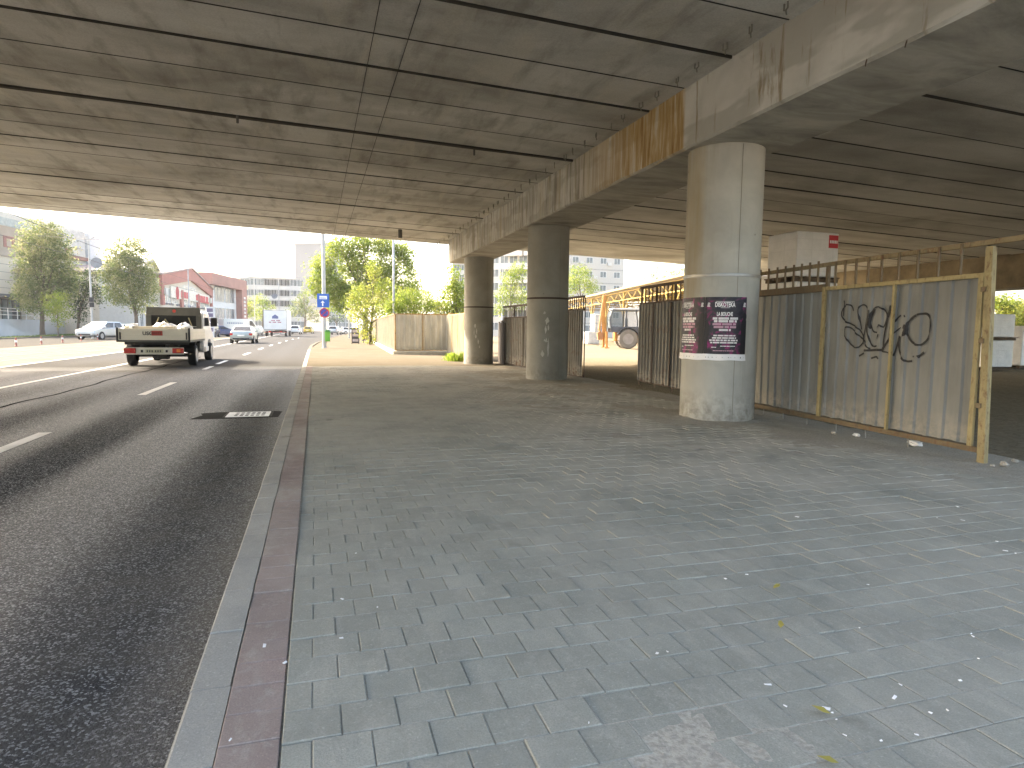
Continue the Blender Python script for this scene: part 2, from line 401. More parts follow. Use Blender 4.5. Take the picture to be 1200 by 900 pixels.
# tar joint that wanders along the carriageway
mb = MB(); pts = [(-4.95+.05*sin(y*.9)+.03*sin(y*2.7), y) for y in [2+.5*k for k in range(60)]]
for (xa, ya), (xb, yb) in zip(pts, pts[1:]): mb.add([(xa-.025, ya, RZ+.004), (xa+.03, ya, RZ+.004), (xb+.03, yb, RZ+.004), (xb-.025, yb, RZ+.004)], [(0, 1, 2, 3)])
tag(mb.build('tar_seam', M('tar', (.010, .010, .011), .9, spec=.0)), kind='structure')

# kerb stones and red strip
kerb_m = m_paver('kerb_concrete', (.35, .345, .315), .8)
red_m = m_paver('red_paver', (.30, .232, .21), .95)
grey_m = m_paver('grey_paver', (.305, .31, .268), .95)
kb = MB(); y = -3.0
while y < 40:
    L = .452; j = random.uniform(-.003, .003); a, b = KX+j, KX+.134+j; zz = random.uniform(-.004, .002)
    kb.add([(a, y+.004, -.16), (b, y+.004, -.16), (b, y+L-.004, -.16), (a, y+L-.004, -.16),
            (a, y+.004, -.005+zz), (b, y+.004, zz), (b, y+L-.004, zz), (a, y+L-.004, -.005+zz), (a+.007, y+.004, zz), (a+.007, y+L-.004, zz)],
           [(0, 4, 8, 5, 1), (2, 6, 9, 7, 3), (3, 7, 4, 0), (4, 7, 9, 8), (8, 9, 6, 5), (1, 5, 6, 2)])
    y += L
tag(kb.build('kerb', kerb_m), kind='structure')
mb = MB()
for (xa, ya), (xb, yb) in zip(far_edge[1:], far_edge[2:]):
    mb.add([(xa, ya, -.16), (xb, yb, -.16), (xb, yb, 0), (xa, ya, 0), (xa+.2, ya, 0.003), (xb+.2, yb, 0.003)], [(0, 1, 2, 3), (3, 2, 5, 4)])
tag(mb.build('far_kerb', M('sunny_kerb', (.17, .158, .13), .95, spec=.0)), kind='structure')

def paver(mb, x0, x1, y0, y1, z, g=.0017, c=.0032):
    tx, ty = random.gauss(0, .007), random.gauss(0, .007); cx, cy_ = (x0+x1)/2, (y0+y1)/2
    def Z(x, y): return z+(x-cx)*tx+(y-cy_)*ty
    x0 += g; x1 -= g; y0 += g; y1 -= g
    o = [(x0, y0), (x1, y0), (x1, y1), (x0, y1)]; i = [(x0+c, y0+c), (x1-c, y0+c), (x1-c, y1-c), (x0+c, y1-c)]
    vs = [(x, y, Z(x, y)-.03) for x, y in o]+[(x, y, Z(x, y)-c*.7) for x, y in o]+[(x, y, Z(x, y)) for x, y in i]
    mb.add(vs, [(8, 9, 10, 11)]+[(k, (k+1) % 4, 4+(k+1) % 4, 4+k) for k in range(4)]+[(4+k, 4+(k+1) % 4, 8+(k+1) % 4, 8+k) for k in range(4)])
rp = MB(); y = -.02
while y < 22.3: paver(rp, KX+.138, -.124, y, y+.173, random.gauss(-.001, .0012)); y += .173
tag(rp.build('red_paving', red_m), kind='structure')
def edge_x(y):            # where the paving stops and the bare dirt before the gates begins
    return 6.05+.16*sin(y*1.3)+.1*sin(y*3.7) if y < 9 else 6.55+.12*sin(y*.9)+.06*sin(y*4)
gp = MB(); y = .10; row = 0; PW, PL_ = .1845, .1742
while y < 22.3:
    x = -.120 - (0 if row % 2 else PW/2)
    settle = .012*sin(y*.55+1)*0
    while x < 7:
        a, b = max(x, -.120), x+PW
        if b > edge_x(y): break
        dz = .006*sin(a*1.1+y*.8)+.005*sin(a*.6-y*1.7)
        paver(gp, a, b, y, y+PL_, dz-.006+random.gauss(0, .0013))
        x += PW
    y += PL_; row += 1
tag(gp.build('sidewalk', grey_m), kind='structure')
# sand between and over the blocks: an uneven bed that buries them in places
from mathutils import noise as mn
sb = MB(); nx, ny = 190, 600; X0, X1, Y0, Y1 = -.45, 7.2, .0, 22.45
vs = []
for j in range(ny+1):
    for i in range(nx+1):
        xx = X0+(X1-X0)*i/nx; yy = Y0+(Y1-Y0)*j/ny
        base = .006*sin(xx*1.1+yy*.8)+.005*sin(xx*.6-yy*1.7)
        k = min(1, max(0, (xx-1.4)/4.2))*min(1, max(.0, (yy-2.3)/4))
        kk = max(0, 1-abs(xx-1.15)/.75)*max(0, 1-abs(yy-1.55)/.6)
        n1 = mn.fractal(Vector((xx*.9, yy*.6, 3.1)), .9, 2, 5); n2 = mn.noise(Vector((xx*7, yy*7, 0)))
        
        z = base-.006-.0062+.0056*k+.0095*kk+.0058*max(-1, n1)*(.45+k)+.0014*n2+.0012*mn.noise(Vector((xx*23, yy*23, 4)))
        e = xx-edge_x(yy)
        if e > -.05: z += -.012*min(1, (e+.05)/.35)+.012*n2*min(1, max(0, e+.05)*3)*.6
        for cxx, cyy in ((5.87, 8.42), (5.87, 16.02), (5.89, 23.6)):
            dd_ = hypot(xx-cxx, yy-cyy)-.545
            if dd_ < .7: z += .026*math.exp(-max(0, dd_)/.13)*(.7+.9*n2)
        if xx < -.10: z = -.016+.002*n2
        vs.append((xx, yy, z))
sb.add(vs, [(j*(nx+1)+i, j*(nx+1)+i+1, (j+1)*(nx+1)+i+1, (j+1)*(nx+1)+i) for j in range(ny) for i in range(nx)])
tag(sb.build('sand_bed', m_ground('joint_sand', (.36, .34, .29), (.46, .43, .37), 1.3, dark=(.31, .285, .24)), smooth=True), kind='structure')
sheet('near_pavement', [(KX, -14), (7.2, -14), (7.2, -.0), (KX, -.0)], -.004, m_ground('grey_paving', (.2, .2, .195), (.27, .265, .25), 1.))
sand = m_ground('sunny_dusty_pavement', (.145, .126, .095), (.195, .172, .135), .7, dark=(.14, .12, .09), bump=.35)
sheet('far_pavement', [(KX+.14, 22.4), (7.2, 22.4), (9, 60), (14, 110), (22, 200), (14.3, 200), (8.3, 160), (4.8, 120), (2.9, 96), (1.6, 78), (.8, 66), (.2, 56), (-.1, 48), (KX+.14, 40)], -.002, sand)
# yard behind the gates: raw dirt, rutted, with scattered darker patches
yb_ = MB(); vs = []; nx, ny = 120, 160
for j in range(ny+1):
    for i in range(nx+1):
        xx = 6.6+(70-6.6)*(i/nx)**1.8; yy = -8+(120+8)*(j/ny)**1.3
        near = min(1, (xx-6.6)/.8)
        z = -.035+near*(.03*mn.fractal(Vector((xx*.5, yy*.35, 7)), .9, 2, 4)+.014*mn.noise(Vector((xx*4, yy*4, 1))))
        vs.append((xx, yy, z))
yb_.add(vs, [(j*(nx+1)+i, j*(nx+1)+i+1, (j+1)*(nx+1)+i+1, (j+1)*(nx+1)+i) for j in range(ny) for i in range(nx)])
tag(yb_.build('yard_ground', m_ground('yard_dirt', (.20, .17, .12), (.265, .228, .165), .35, .25, dark=(.16, .138, .10), bump=.8), smooth=True), kind='structure')
tag(MB().add([(-40, 60, RZ+.05), (-26.2, 60, RZ+.05), (-26.2, 230, RZ+.05), (-60, 230, RZ+.05)], [(0, 1, 2, 3)]).build('far_sidewalk', sand), kind='structure')
tag(MB().add([(-60, -60, RZ+.05), (-26.2, -60, RZ+.05), (-26.2, 60, RZ+.05), (-40, 60, RZ+.05), (-60, 60, RZ+.05)], [(0, 1, 2, 3, 4)]).build('far_sidewalk', sand), kind='structure')
tag(MB().box(-26.4, -26.18, -60, 230, -.2, RZ+.13).build('kerb', M('sunny_kerb', (.17, .158, .13), .95, spec=.0)), kind='structure')

# ------------------------------------------------------------------ the overpass
SL = -.0325
def deckz(x): return 4.843+SL*(x-5.2)
joints = [.65, 1.8, 2.95, 4.1, 5.25, 6.35, 7.4, 8.52, 9.57, 10.63, 11.70, 12.75, 13.95, 15.0, 16.15, 17.12, 18.25, 19.3, 20.3, 21.45, 22.7, 23.9, 25.85, 27.0]
OV = root('overpass', 'low concrete road overpass on round columns spanning the street and the yard', 'overpass', (5.87, 8.42, 0))
OX, OY = 5.87, 8.42
sof = m_soffit(); beam_m = m_beam(); colm = m_column(); colm_d = m_column('shade_tinted_column_concrete', .62)  # colm_d: shade on the farther columns put into a darker concrete colour
dark_gap = M('joint_dark', (.03, .027, .022), .95)  # flat dark tone of the thin lines along the soffit
def deck(xa, xb):
    mb = MB()
    for a, b in zip(joints, joints[1:]):
        g = random.choice([.008, .012, .02, .014]); dz = random.gauss(0, .007); c = .022
        if a == 12.75: g = .035
        prof = [(a+g, 1.0), (a+g, c*.5), (a+g+c*.6, 0), (b-g-c*.8, 0), (b-g, c*.5), (b-g, 1.0)]
        if b == 27.0: prof = [(a+g, 1.0), (a+g, c), (a+g+c, 0), (b-.06, 0), (b, .05), (b, 1.0)]
        rings = []
        n = max(2, int((xb-xa)/6))
        for k in range(n+1):
            x = xa+(xb-xa)*k/n
            rings.append([(x-OX, y-OY, deckz(x)+z+dz) for y, z in prof])
        f0 = len(mb.f); mb.loft(rings)
        for q in range(f0, len(mb.f)-2):
            if (q-f0) % len(prof) in (0, 1, 3, 4): mb.mi[q] = 1  # gap walls and chamfers: grime plus painted gap shade in one dark colour
    mb.add([(xa-OX, joints[0]-OY, deckz(xa)+.95), (xb-OX, joints[0]-OY, deckz(xb)+.95), (xb-OX, 27.2-OY, deckz(xb)+.95), (xa-OX, 27.2-OY, deckz(xa)+.95),
            (xa-OX, joints[0]-OY, deckz(xa)+1.25), (xb-OX, joints[0]-OY, deckz(xb)+1.25), (xb-OX, 27.2-OY, deckz(xb)+1.25), (xa-OX, 27.2-OY, deckz(xa)+1.25)],
           [(0, 1, 2, 3), (4, 5, 6, 7), (0, 1, 5, 4), (1, 2, 6, 5), (2, 3, 7, 6), (3, 0, 4, 7)])
    mb.build('deck', [sof, M('joint_grime_and_shade', (.045, .04, .032), .95, 0, .4, 2.)], OV)
deck(-14.2, 5.86); deck(5.89, 24.68); deck(24.72, 31)  # outer ends cut short out of view to let light under the bridge
seamp = MB()
for x0 in (.74, 1.17):
    for a, b in zip(joints, joints[1:]):
        seamp.box(x0-.004-OX, x0+.004-OX, a-OY, b-OY, deckz(x0)-.022, deckz(x0)-.016)
seamp.build('cable', dark_gap, OV)
MB().tube([(x-OX, 12.80-OY, deckz(x)-.016+.006*sin(x*1.7)) for x in [-13.8+.655*k for k in range(30)]], .016, 8).build('conduit', M('old_conduit', (.075, .066, .052), .8), OV, smooth=True)
MB().tube([(3.02-OX, 24.1-OY, deckz(3)+.05), (3.02-OX, 24.1-OY, deckz(3)-.30)], .075, 14).build('drain_pipe', M('pipe_grey', (.10, .095, .085), .7), OV, smooth='auto')
MB().tube([(.66-OX-1.95, 12.74-OY, deckz(-1.3)), (.66-OX-1.95, 12.74-OY, deckz(-1.3)-.13)], .022, 8).build('drain_pipe', M('pipe_grey', (.10, .095, .085), .7), OV)
MB().tube([(3.1-OX, 12.9-OY, deckz(3.1)), (3.1-OX, 12.9-OY, deckz(3.1)-.12)], .02, 8).build('drain_pipe', M('pipe_grey', (.10, .095, .085), .7), OV)
def crossbeam(x0, x1, zb, y0=1.2, y1=25.9, m=None):
    mb = MB(); rings = []
    ys = [y0+(y1-y0)*k/90 for k in range(91)]
    for y in ys:
        nearf = max(0, min(1, (7.6-y)/2)); ch = .028+(.022+.06*nearf)*max(0, mn.noise(Vector((y*2.1, x0, 1)))); s2 = .03+.05*max(0, mn.noise(Vector((y*1.3, x0+9, 5))))
        wob = .012*mn.noise(Vector((y*.8, x0, 9)))
        zt = max(deckz(x0), deckz(x1))+.03
        pr = [(x0+wob, zt), (x0+wob, zb+ch), (x0+wob+s2, zb+.006*mn.noise(Vector((y*3, 0, 0)))), (x1-.04, zb), (x1, zb+.05), (x1, zt)]
        rings.append([(x-OX, y-OY, z) for x, z in pr])
    mb.loft(rings)
    return mb.build('crossbeam', m or beam_m, OV)
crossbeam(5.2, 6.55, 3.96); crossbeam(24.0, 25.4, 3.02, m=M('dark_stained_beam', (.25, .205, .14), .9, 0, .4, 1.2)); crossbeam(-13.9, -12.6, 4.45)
strap_m = [M('steel_strap', (.32, .32, .31), .45, .7), M('rusty_strap', (.05, .034, .025), .7, .3)]
white_rem = M('paper_remnant', (.50, .49, .45), .9)
def patch(mb, a0, a1, z0, z1, R, n=8, c=(0, 0)):
    vs = []; fs = []
    for k in range(n+1):
        a = a0+(a1-a0)*k/n
        for z, q in ((z0, R), (z1, R), (z1, R-.004), (z0, R-.004)): vs.append((c[0]+q*sin(a), c[1]-q*cos(a), z))
    for k in range(n):
        for e in range(4): fs.append((k*4+e, k*4+(e+1) % 4, k*4+4+(e+1) % 4, k*4+4+e))
    fs += [(0, 1, 2, 3), (n*4, n*4+1, n*4+2, n*4+3)]
    return mb.add(vs, fs)
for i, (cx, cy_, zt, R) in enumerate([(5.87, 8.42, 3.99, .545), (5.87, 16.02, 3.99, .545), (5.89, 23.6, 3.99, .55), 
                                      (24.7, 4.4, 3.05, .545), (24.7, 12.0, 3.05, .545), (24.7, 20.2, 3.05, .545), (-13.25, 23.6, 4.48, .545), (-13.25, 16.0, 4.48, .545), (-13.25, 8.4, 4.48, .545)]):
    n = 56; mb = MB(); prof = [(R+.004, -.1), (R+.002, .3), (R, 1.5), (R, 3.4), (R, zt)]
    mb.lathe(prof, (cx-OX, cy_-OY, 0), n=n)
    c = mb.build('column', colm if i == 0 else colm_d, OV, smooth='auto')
    # shuttering seams
    s = MB()
    va = atan2(cx, cy_)                                # bearing of the eye line
    for a in ((.42, -1.35) if i == 0 else (-1.25, .6)):
        aa = a-va
        s.add([(cx-OX+(R+.003)*sin(aa+q), cy_-OY-(R+.003)*cos(aa+q), z) for z in (.05, zt-.05) for q in (-.007, .007)], [(0, 1, 3, 2)])
    s.build('shutter_seam', M('seam_stain', (.20, .185, .15), .9), c)
    if i < 3:
        t = MB(); t.lathe([(R-.01, -.025), (R+.012, -.025), (R+.014, 0), (R+.012, .022), (R-.01, .022)], (cx-OX, cy_-OY, 2.12), n=n)
        t.build('strap', strap_m[0 if i == 0 else 1], c, smooth='auto')
    if i in (1, 2):
        q = MB(); va2 = -va
        for a0, a1, z0, z1 in ([(-.12, .10, 1.45, 1.62), (-.12, -.02, 1.2, 1.42), (.02, .10, 1.28, 1.45), (-.16, .06, .98, 1.08), (.0, .10, .62, 1.10), (-.30, -.12, .60, .78), (-.2, -.08, 1.7, 1.78)] if i == 1 else
                               [(-.30, -.15, 1.35, 1.5), (-.18, -.08, 1.1, 1.34), (-.25, -.14, .95, 1.12), (-.08, .02, .75, .95), (.02, .10, .6, .7), (-.34, -.28, 1.05, 1.3)]):
            q = MB(); vv = []; nn = 10; da = (a1-a0)/nn; ph = random.uniform(0, 50)
            for k in range(nn+1):
                e = .06*mn.noise(Vector((ph+k*.45, 1, 0))); e2 = .06*mn.noise(Vector((ph+k*.45, 7, 3))); zm = (z0+z1)/2; tp = min(1, k*2.2/nn, (nn-k)*2.2/nn)
                for z in (zm-(zm-z0)*tp+e, zm+(z1-zm)*tp+e2): a = va2+a0+da*k+.03*mn.noise(Vector((z*6, ph, 0))); vv.append((cx-OX+(R+.004)*sin(a), cy_-OY-(R+.004)*cos(a), z))
            q.add(vv, [(2*k, 2*k+2, 2*k+3, 2*k+1) for k in range(nn)]); q.build('paper_remnant', white_rem, c)
hk = M('hook_steel', (.20, .19, .16), .7, .3)
hooks = []
for a, b in zip(joints, joints[1:]):
    if a < 3 or b > 27.1: continue
    for f in (.27, .73):
        y = a+(b-a)*f; x = 4.88+random.uniform(-.02, .02); z = deckz(x)
        if not hooks:
            h = MB().tube([(0, -.03, .01), (0, -.034, -.07), (0, 0, -.085), (0, .034, -.07), (0, .03, .01)], .010, 6)
            h.tube([(0, .0, -.08), (.01, 0, -.13)], .008, 5)
            o = h.build('lifting_hook', hk, OV)
        else:
            o = hooks[0].copy(); col.objects.link(o); o.parent = OV
        o.location = (x-OX, y-OY, z); o.rotation_euler.z = random.uniform(-.5, .5); hooks.append(o)
# exposed reinforcement under the spalled beam edge
mb = MB()
for y in (4.75, 5.2):
    x = 5.22; pts = [(x-OX+.02, y-OY, 4.02), (x-OX-.015, y-OY+.03, 3.99), (x-OX+.01, y-OY+.07, 3.962), (x-OX+.06, y-OY+.12, 3.965)]
    MB().tube(pts, .007, 5).build('rebar', M('rusty_rebar', (.10, .06, .035), .8), OV)

# ------------------------------------------------------------------ posters on the nearest column
pm = m_poster(); white_p = M('poster_white', (.86, .84, .83), .6, var=.06); pink_p = M('poster_pink', (.60, .34, .42), .6, var=.08); black_p = M('poster_black', (.010, .009, .013), .5)
CC = (5.87, 8.42); RP = .549
va = -atan2(5.87, 8.42)
def poster(a0, label, seed):
    rr = random.Random(seed)
    W = radians(63); a0 = va+a0
    P = root('concert_poster', label, 'poster', (CC[0], CC[1], 0), 0, 'two concert posters pasted side by side on a column')
    z0, z1 = .985, 1.805
    mb = MB(); patch(mb, a0, a0+W-.006, z0, z1, RP+.004, 20); mb.build('sheet', pm, P)
    R = RP
    def mp(u, z, k=1): a = a0+u*W; return ((R+.005+.0016*k)*sin(a), -(R+.005+.0016*k)*cos(a), z)
    def block(mb, u0, u1, za, zb, k=1):
        n = max(1, int((u1-u0)*14)); vs = []; fs = []
        for i in range(n+1):
            u = u0+(u1-u0)*i/n; vs += [mp(u, za, k), mp(u, zb, k)]
        for i in range(n): fs.append((2*i, 2*i+2, 2*i+3, 2*i+1))
        mb.add(vs, fs)
    # dark figure at the edge of the print
    for e in (-.02, .93):
        out = [(.0, 0), (.0, .50), (.03, .53), (.055, .535), (.035, .56), (.03, .60), (.06, .64), (.11, .645), (.145, .61), (.145, .56), (.12, .535), (.17, .52), (.20, .46), (.21, .3), (.17, .18), (.18, 0)]
        pts = [(max(.0, min(1, e-.07+u)), z0+.005+v*.92) for u, v in out]
        fig = MB(); fig.add([mp(u, z, .5) for u, z in pts], [tuple(range(len(pts)))]); fig.build('figure_print', black_p, P)
    t = MB()
    for txt, size, ul, zc, hh in (('DISKOTEKA', 1, .46, 1.665, .066), ('LA BOUCHE', 1, .46, 1.535, .055)):
        vs, fs = text_mesh(txt, 1.0, .035); xs = [v[0] for v in vs]; wd = max(xs)-min(xs); tw = .46 if txt[0] == 'D' else .36
        vv = [mp(ul+(v[0]/wd)*tw, zc+v[1]/.72*hh, 1.3) for v in vs]; t.add(vv, fs)
    block(t, .25, .67, 1.738, 1.743); block(t, .36, .57, 1.648, 1.653)
    for u in (.085, .93):                                  # round emblem at each top corner
        for q in range(5): block(t, u-.035+.004*q, u+.035-.006*(q % 3), 1.665+.0125*q, 1.673+.0125*q)
    t.build('heading', white_p, P)
    tx = MB(); tp = MB()
    rows = [(1.497, .026, .19, .76, tx), (1.458, .026, .22, .72, tx), (1.416, .024, .19, .73, tp), (1.374, .024, .22, .73, tp), (1.332, .022, .34, .60, tx),
            (1.252, .016, .22, .71, tx), (1.218, .016, .19, .74, tx), (1.184, .018, .13, .77, tx), (1.150, .016, .15, .78, tx), (1.100, .010, .38, .72, tx), (1.082, .010, .18, .30, tx), (1.034, .010, .22, .70, tp)]
    for z, h, u0, u1, mbx in rows:
        u = u0; n = 0; word = rr.randint(3, 9); lw = h*.62/(R*W)
        while u < u1:
            if n == word: u += lw*.9; n = 0; word = rr.randint(3, 9); continue
            f = rr.choice((0, 0, .3, .45)); block(mbx, u, u+lw*.86, z-h*.64, z+h*.64)
            u += lw; n += 1
    tx.build('text_line', white_p, P); tp.build('text_line', pink_p, P)
    s = MB(); ext = .05
    vs = []; fs = []; n = 22
    for k in range(n+1):
        a = a0+W*k/n-(.0 if seed == 1 else .0); wv = .010*sin(k*.5+seed)
        for z in (.895+wv*.4, .985+wv*.2): vs.append(((R+.012+.006*sin(k*.7+seed)+(.012 if z < .9 else 0))*sin(a), -(R+.012+.006*sin(k*.7+seed)+(.012 if z < .9 else 0))*cos(a), z))
    s.add(vs, [(2*k, 2*k+2, 2*k+3, 2*k+1) for k in range(n)])
    s.build('white_strip', white_p, P, solid=.003)
    b = MB()
    u = .06
    while u < .94:
        wdt = rr.choice((.012, .02, .035)); 
        a = a0+u*W; RR = R+.031; h = rr.choice((.008, .014, .02))
        b.add([(RR*sin(a+q), -RR*cos(a+q), .938+e) for q, e in ((0, -h/2), (wdt*.6, -h/2), (wdt*.6, h/2), (0, h/2))], [(0, 1, 2, 3)])
        u += rr.choice((.06, .09, .13))
    b.build('sponsor_mark', black_p, P)
poster(radians(-22), 'dark concert poster facing the pavement with LA BOUCHE readable in full', 1)
poster(radians(-85.3), 'concert poster that wraps out of sight around the road side of the column', 2)

# ------------------------------------------------------------------ gates and fences along the bridge columns
yel = m_rustpaint('yellow_gate_paint', (.35, .28, .135), .3)
yel2 = m_rustpaint('yellow_post_paint', (.32, .25, .12), .4)
brown = m_rustpaint('rusty_brown_paint', (.17, .125, .07), .45)
drk = m_rustpaint('dark_rusted_steel', (.06, .045, .035), .8, (.05, .028, .018))
galv = m_galv('galvanised_sheet', (.205, .208, .195), .12, .55, .12)
galv_d = m_galv('weathered_sheet', (.165, .16, .145), .5, .55, .15)
beige_s = m_galv('cream_coated_sheet', (.52, .49, .40), .10, .85, 0)
beige_y = m_galv('yellowed_sheet', (.34, .31, .23), .2, .85, 0)
def rib(x, p=.19, d=.022):
    t = (x % p)/p
    if t < .54: return 0
    if t < .63: return d*(t-.54)/.09
    if t < .86: return d
    if t < .95: return d*(1-(t-.86)/.09)
    return 0
def corr(mb, x0, x1, z0, z1, y=0, p=.19, d=.022, sag=.016, seed=0):
    xs = [x0]; k = math.floor(x0/p)
    while k*p < x1:
        for t in (0, .54, .63, .86, .95):
            x = (k+t)*p
            if x0 < x < x1: xs.append(x)
        k += 1
    xs.append(x1); nz = 7; vs = []
    for j in range(nz+1):
        z = z0+(z1-z0)*j/nz
        for x in xs:
            jag = .018*mn.noise(Vector((x*6, seed, 0))) if j == 0 else 0
            vs.append((x, y+rib(x, p, d)+sag*mn.noise(Vector((x*1.3, z*1.4, seed+.5))), z+jag))
    n = len(xs)
    mb.add(vs, [(j*n+i, j*n+i+1, (j+1)*n+i+1, (j+1)*n+i) for j in range(nz) for i in range(n-1)])

# the wide gate with the black tag
g0, g1 = (6.62, 4.85), (6.95, 9.1)
GR = root('sheet_metal_gate', 'wide yellow framed corrugated metal gate carrying a black graffiti scrawl', 'gate', (g0[0], g0[1], 0), atan2(g1[1]-g0[1], g1[0]-g0[0]), 'corrugated gates under the bridge')
for a, b, s in ((.14, 1.256, 1), (1.258, 2.478, 2), (2.480, 4.28, 3)):
    mb = MB(); corr(mb, a, b, .15, 1.90, -.012, seed=s); mb.build('sheet', galv, GR, solid=.0015)
MB().box(.0, 4.3, -.03, .03, .075, .135).build('bottom_rail', brown, GR, bevel=.004)
MB().box(.02, 2.44, .018, .045, 1.895, 1.945).build('top_rail', yel, GR, bevel=.004)
MB().box(2.50, 4.3, -.02, .04, 1.885, 1.985).build('top_rail', brown, GR, bevel=.004)
mb = MB(); mb.bar((-.42, -.05, 2.262), (2.3, -.05, 2.262), .05, .055); mb.bar((2.3, -.05, 2.262), (4.45, -.05, 2.258), .05, .055); mb.build('guide_rail', m_rustpaint('rail_paint', (.26, .20, .11), .35), GR, bevel=.005)
for x, wd in ((.125, .055), (1.255, .036), (2.475, .062)):
    MB().box(x-wd/2, x+wd/2, .016, .05, .136, 1.945).build('stile', yel, GR, bevel=.004)
MB().box(2.45, 2.50, -.03, .012, 1.945, 2.235).build('stile', brown, GR, bevel=.004)
b0 = None
for x in [.42, .70, .98, 1.255, 1.52, 1.74, 1.95, 2.15, 2.33, 2.68, 2.86, 3.04, 3.22, 3.42, 3.62, 3.84, 4.06]:
    if b0 is None: b0 = MB().box(-.011, .011, -.018, .004, 1.90, 2.24).build('bar', brown, GR); o = b0
    else: o = b0.copy(); col.objects.link(o)
    o.location = (x, 0, .04 if x < 2.45 else .08); o.scale.z = 1.0
# spikes below the bottom rail
mb = MB()
for x in (.95, 1.62, 2.15, 2.75, 3.3, 3.8): mb.bar((x, 0, .08), (x-.03, .02, -.03), .012, .012)
mb.build('ground_spike', M('grey_rod', (.25, .24, .21), .8), GR)
# graffiti traced on the sheets
def gpt(cx_, cy_): return PL(970+cx_/8.571, 340+cy_/8.571, g0, g1)
strokes = [
 (1.0, [(262, 208), (250, 165), (225, 148), (195, 150), (160, 185), (142, 230), (148, 270), (185, 310), (250, 345), (310, 380), (345, 425), (365, 470), (360, 520), (330, 560), (295, 578), (240, 550), (205, 500), (180, 440), (178, 390), (205, 370), (245, 385), (290, 425), (340, 475), (375, 510), (400, 560), (430, 590)]),
 (.8, [(168, 105), (172, 150), (165, 200), (160, 260)]),
 (.9, [(345, 395), (330, 300), (320, 210), (335, 160), (370, 148), (398, 175), (402, 240), (390, 330), (378, 405), (365, 480), (358, 540)]),
 (1.0, [(425, 200), (420, 300), (412, 400), (425, 480), (440, 540), (465, 565), (495, 560)]),
 (1.9, [(470, 190), (445, 260), (430, 330), (445, 385)]),
 (1.0, [(435, 330), (440, 250), (465, 190), (505, 168), (545, 178), (580, 205), (600, 250), (590, 310), (565, 370), (530, 350), (505, 385)]),
 (1.0, [(445, 370), (465, 415), (500, 425)]),
 (.8, [(525, 440), (505, 495)]),
 (2.2, [(640, 155), (625, 215), (605, 270)]),
 (1.2, [(605, 270), (590, 360), (570, 460), (562, 560), (555, 620)]),
 (1.1, [(735, 252), (700, 285), (650, 360), (645, 440), (600, 520), (555, 600)]),
 (1.5, [(632, 470), (600, 520), (560, 580), (552, 610)]),
 (.9, [(735, 375), (690, 410), (640, 460), (590, 540), (550, 610), (600, 625), (660, 655), (690, 580), (720, 460)]),
 (1.3, [(660, 660), (690, 580), (722, 470)]),
 (1.3, [(722, 465), (715, 540), (725, 620), (760, 690), (800, 715), (850, 712)]),
 (1.0, [(780, 252), (792, 270)]),
 (1.3, [(800, 380), (815, 320), (870, 262), (940, 240), (1000, 240), (1035, 290), (1045, 360), (1030, 430), (1000, 500), (940, 548), (880, 540), (830, 500), (800, 430), (795, 380)]),
 (2.6, [(770, 360), (795, 385), (775, 440), (745, 440)]),
 (1.4, [(365, 605), (430, 605), (500, 600), (550, 602)]),
 (1.2, [(318, 662), (368, 632)]), (1.2, [(440, 685), (500, 668), (522, 690)]), (1.6, [(912, 672), (970, 625)]), (1.0, [(855, 670), (882, 660)]),
]
gm = MB()
def catm(P):
    out = []
    for i in range(len(P)-1):
        p = [Vector(P[max(0, min(len(P)-1, i+k))]) for k in (-1, 0, 1, 2)]
        for q in range(7):
            t = q/7; out.append(.5*((2*p[1])+(-p[0]+p[2])*t+(2*p[0]-5*p[1]+4*p[2]-p[3])*t*t+(-p[0]+3*p[1]-3*p[2]+p[3])*t**3))
    out.append(Vector(P[-1])); return out
for wd, P in strokes:
    q = [Vector(p) for p in catm([gpt(*p) for p in P])]
    vs = []; nW = 3
    for i, p in enumerate(q):
        d = (q[min(i+1, len(q)-1)]-q[max(0, i-1)]); d = d.normalized() if d.length > 1e-6 else Vector((1, 0))
        nn = Vector((-d.y, d.x)); wloc = .0118*wd*(.85+.3*mn.noise(Vector((i*.3, wd, len(P)))))
        for k in range(nW):
            e = p+nn*wloc*(k-1); s = 1 if e.x < 1.255 else 2
            y = -.012+rib(e.x)+.01*mn.noise(Vector((e.x*1.3, e.y*1.4, s+.5)))+.013
            vs.append((e.x, y, e.y))
    gm.add(vs, [(i*nW+k, i*nW+k+1, (i+1)*nW+k+1, (i+1)*nW+k) for i in range(len(q)-1) for k in range(nW-1)])
gm.build('graffiti', M('black_spray', (.012, .012, .013), .6), GR)
# the post it slides against
GP = root('gate_post', 'tall square yellow post with flaking paint closing the tagged gate', 'gate post', (6.63, 4.86, 0), radians(4))
GP.rotation_euler.x = radians(-1.7)
MB().box(-.045, .0, -.045, .03, -.05, 2.21).build('angle_iron', yel2, GP, bevel=.004)
MB().box(.004, .030, -.040, .03, -.05, 2.20).build('angle_iron', yel, GP, bevel=.004)
mb = MB()
for z in (.55, 1.22, 1.75): mb.box(-.062, -.05, .0, .05, z, z+.05)
mb.build('hinge_plate', brown, GP)

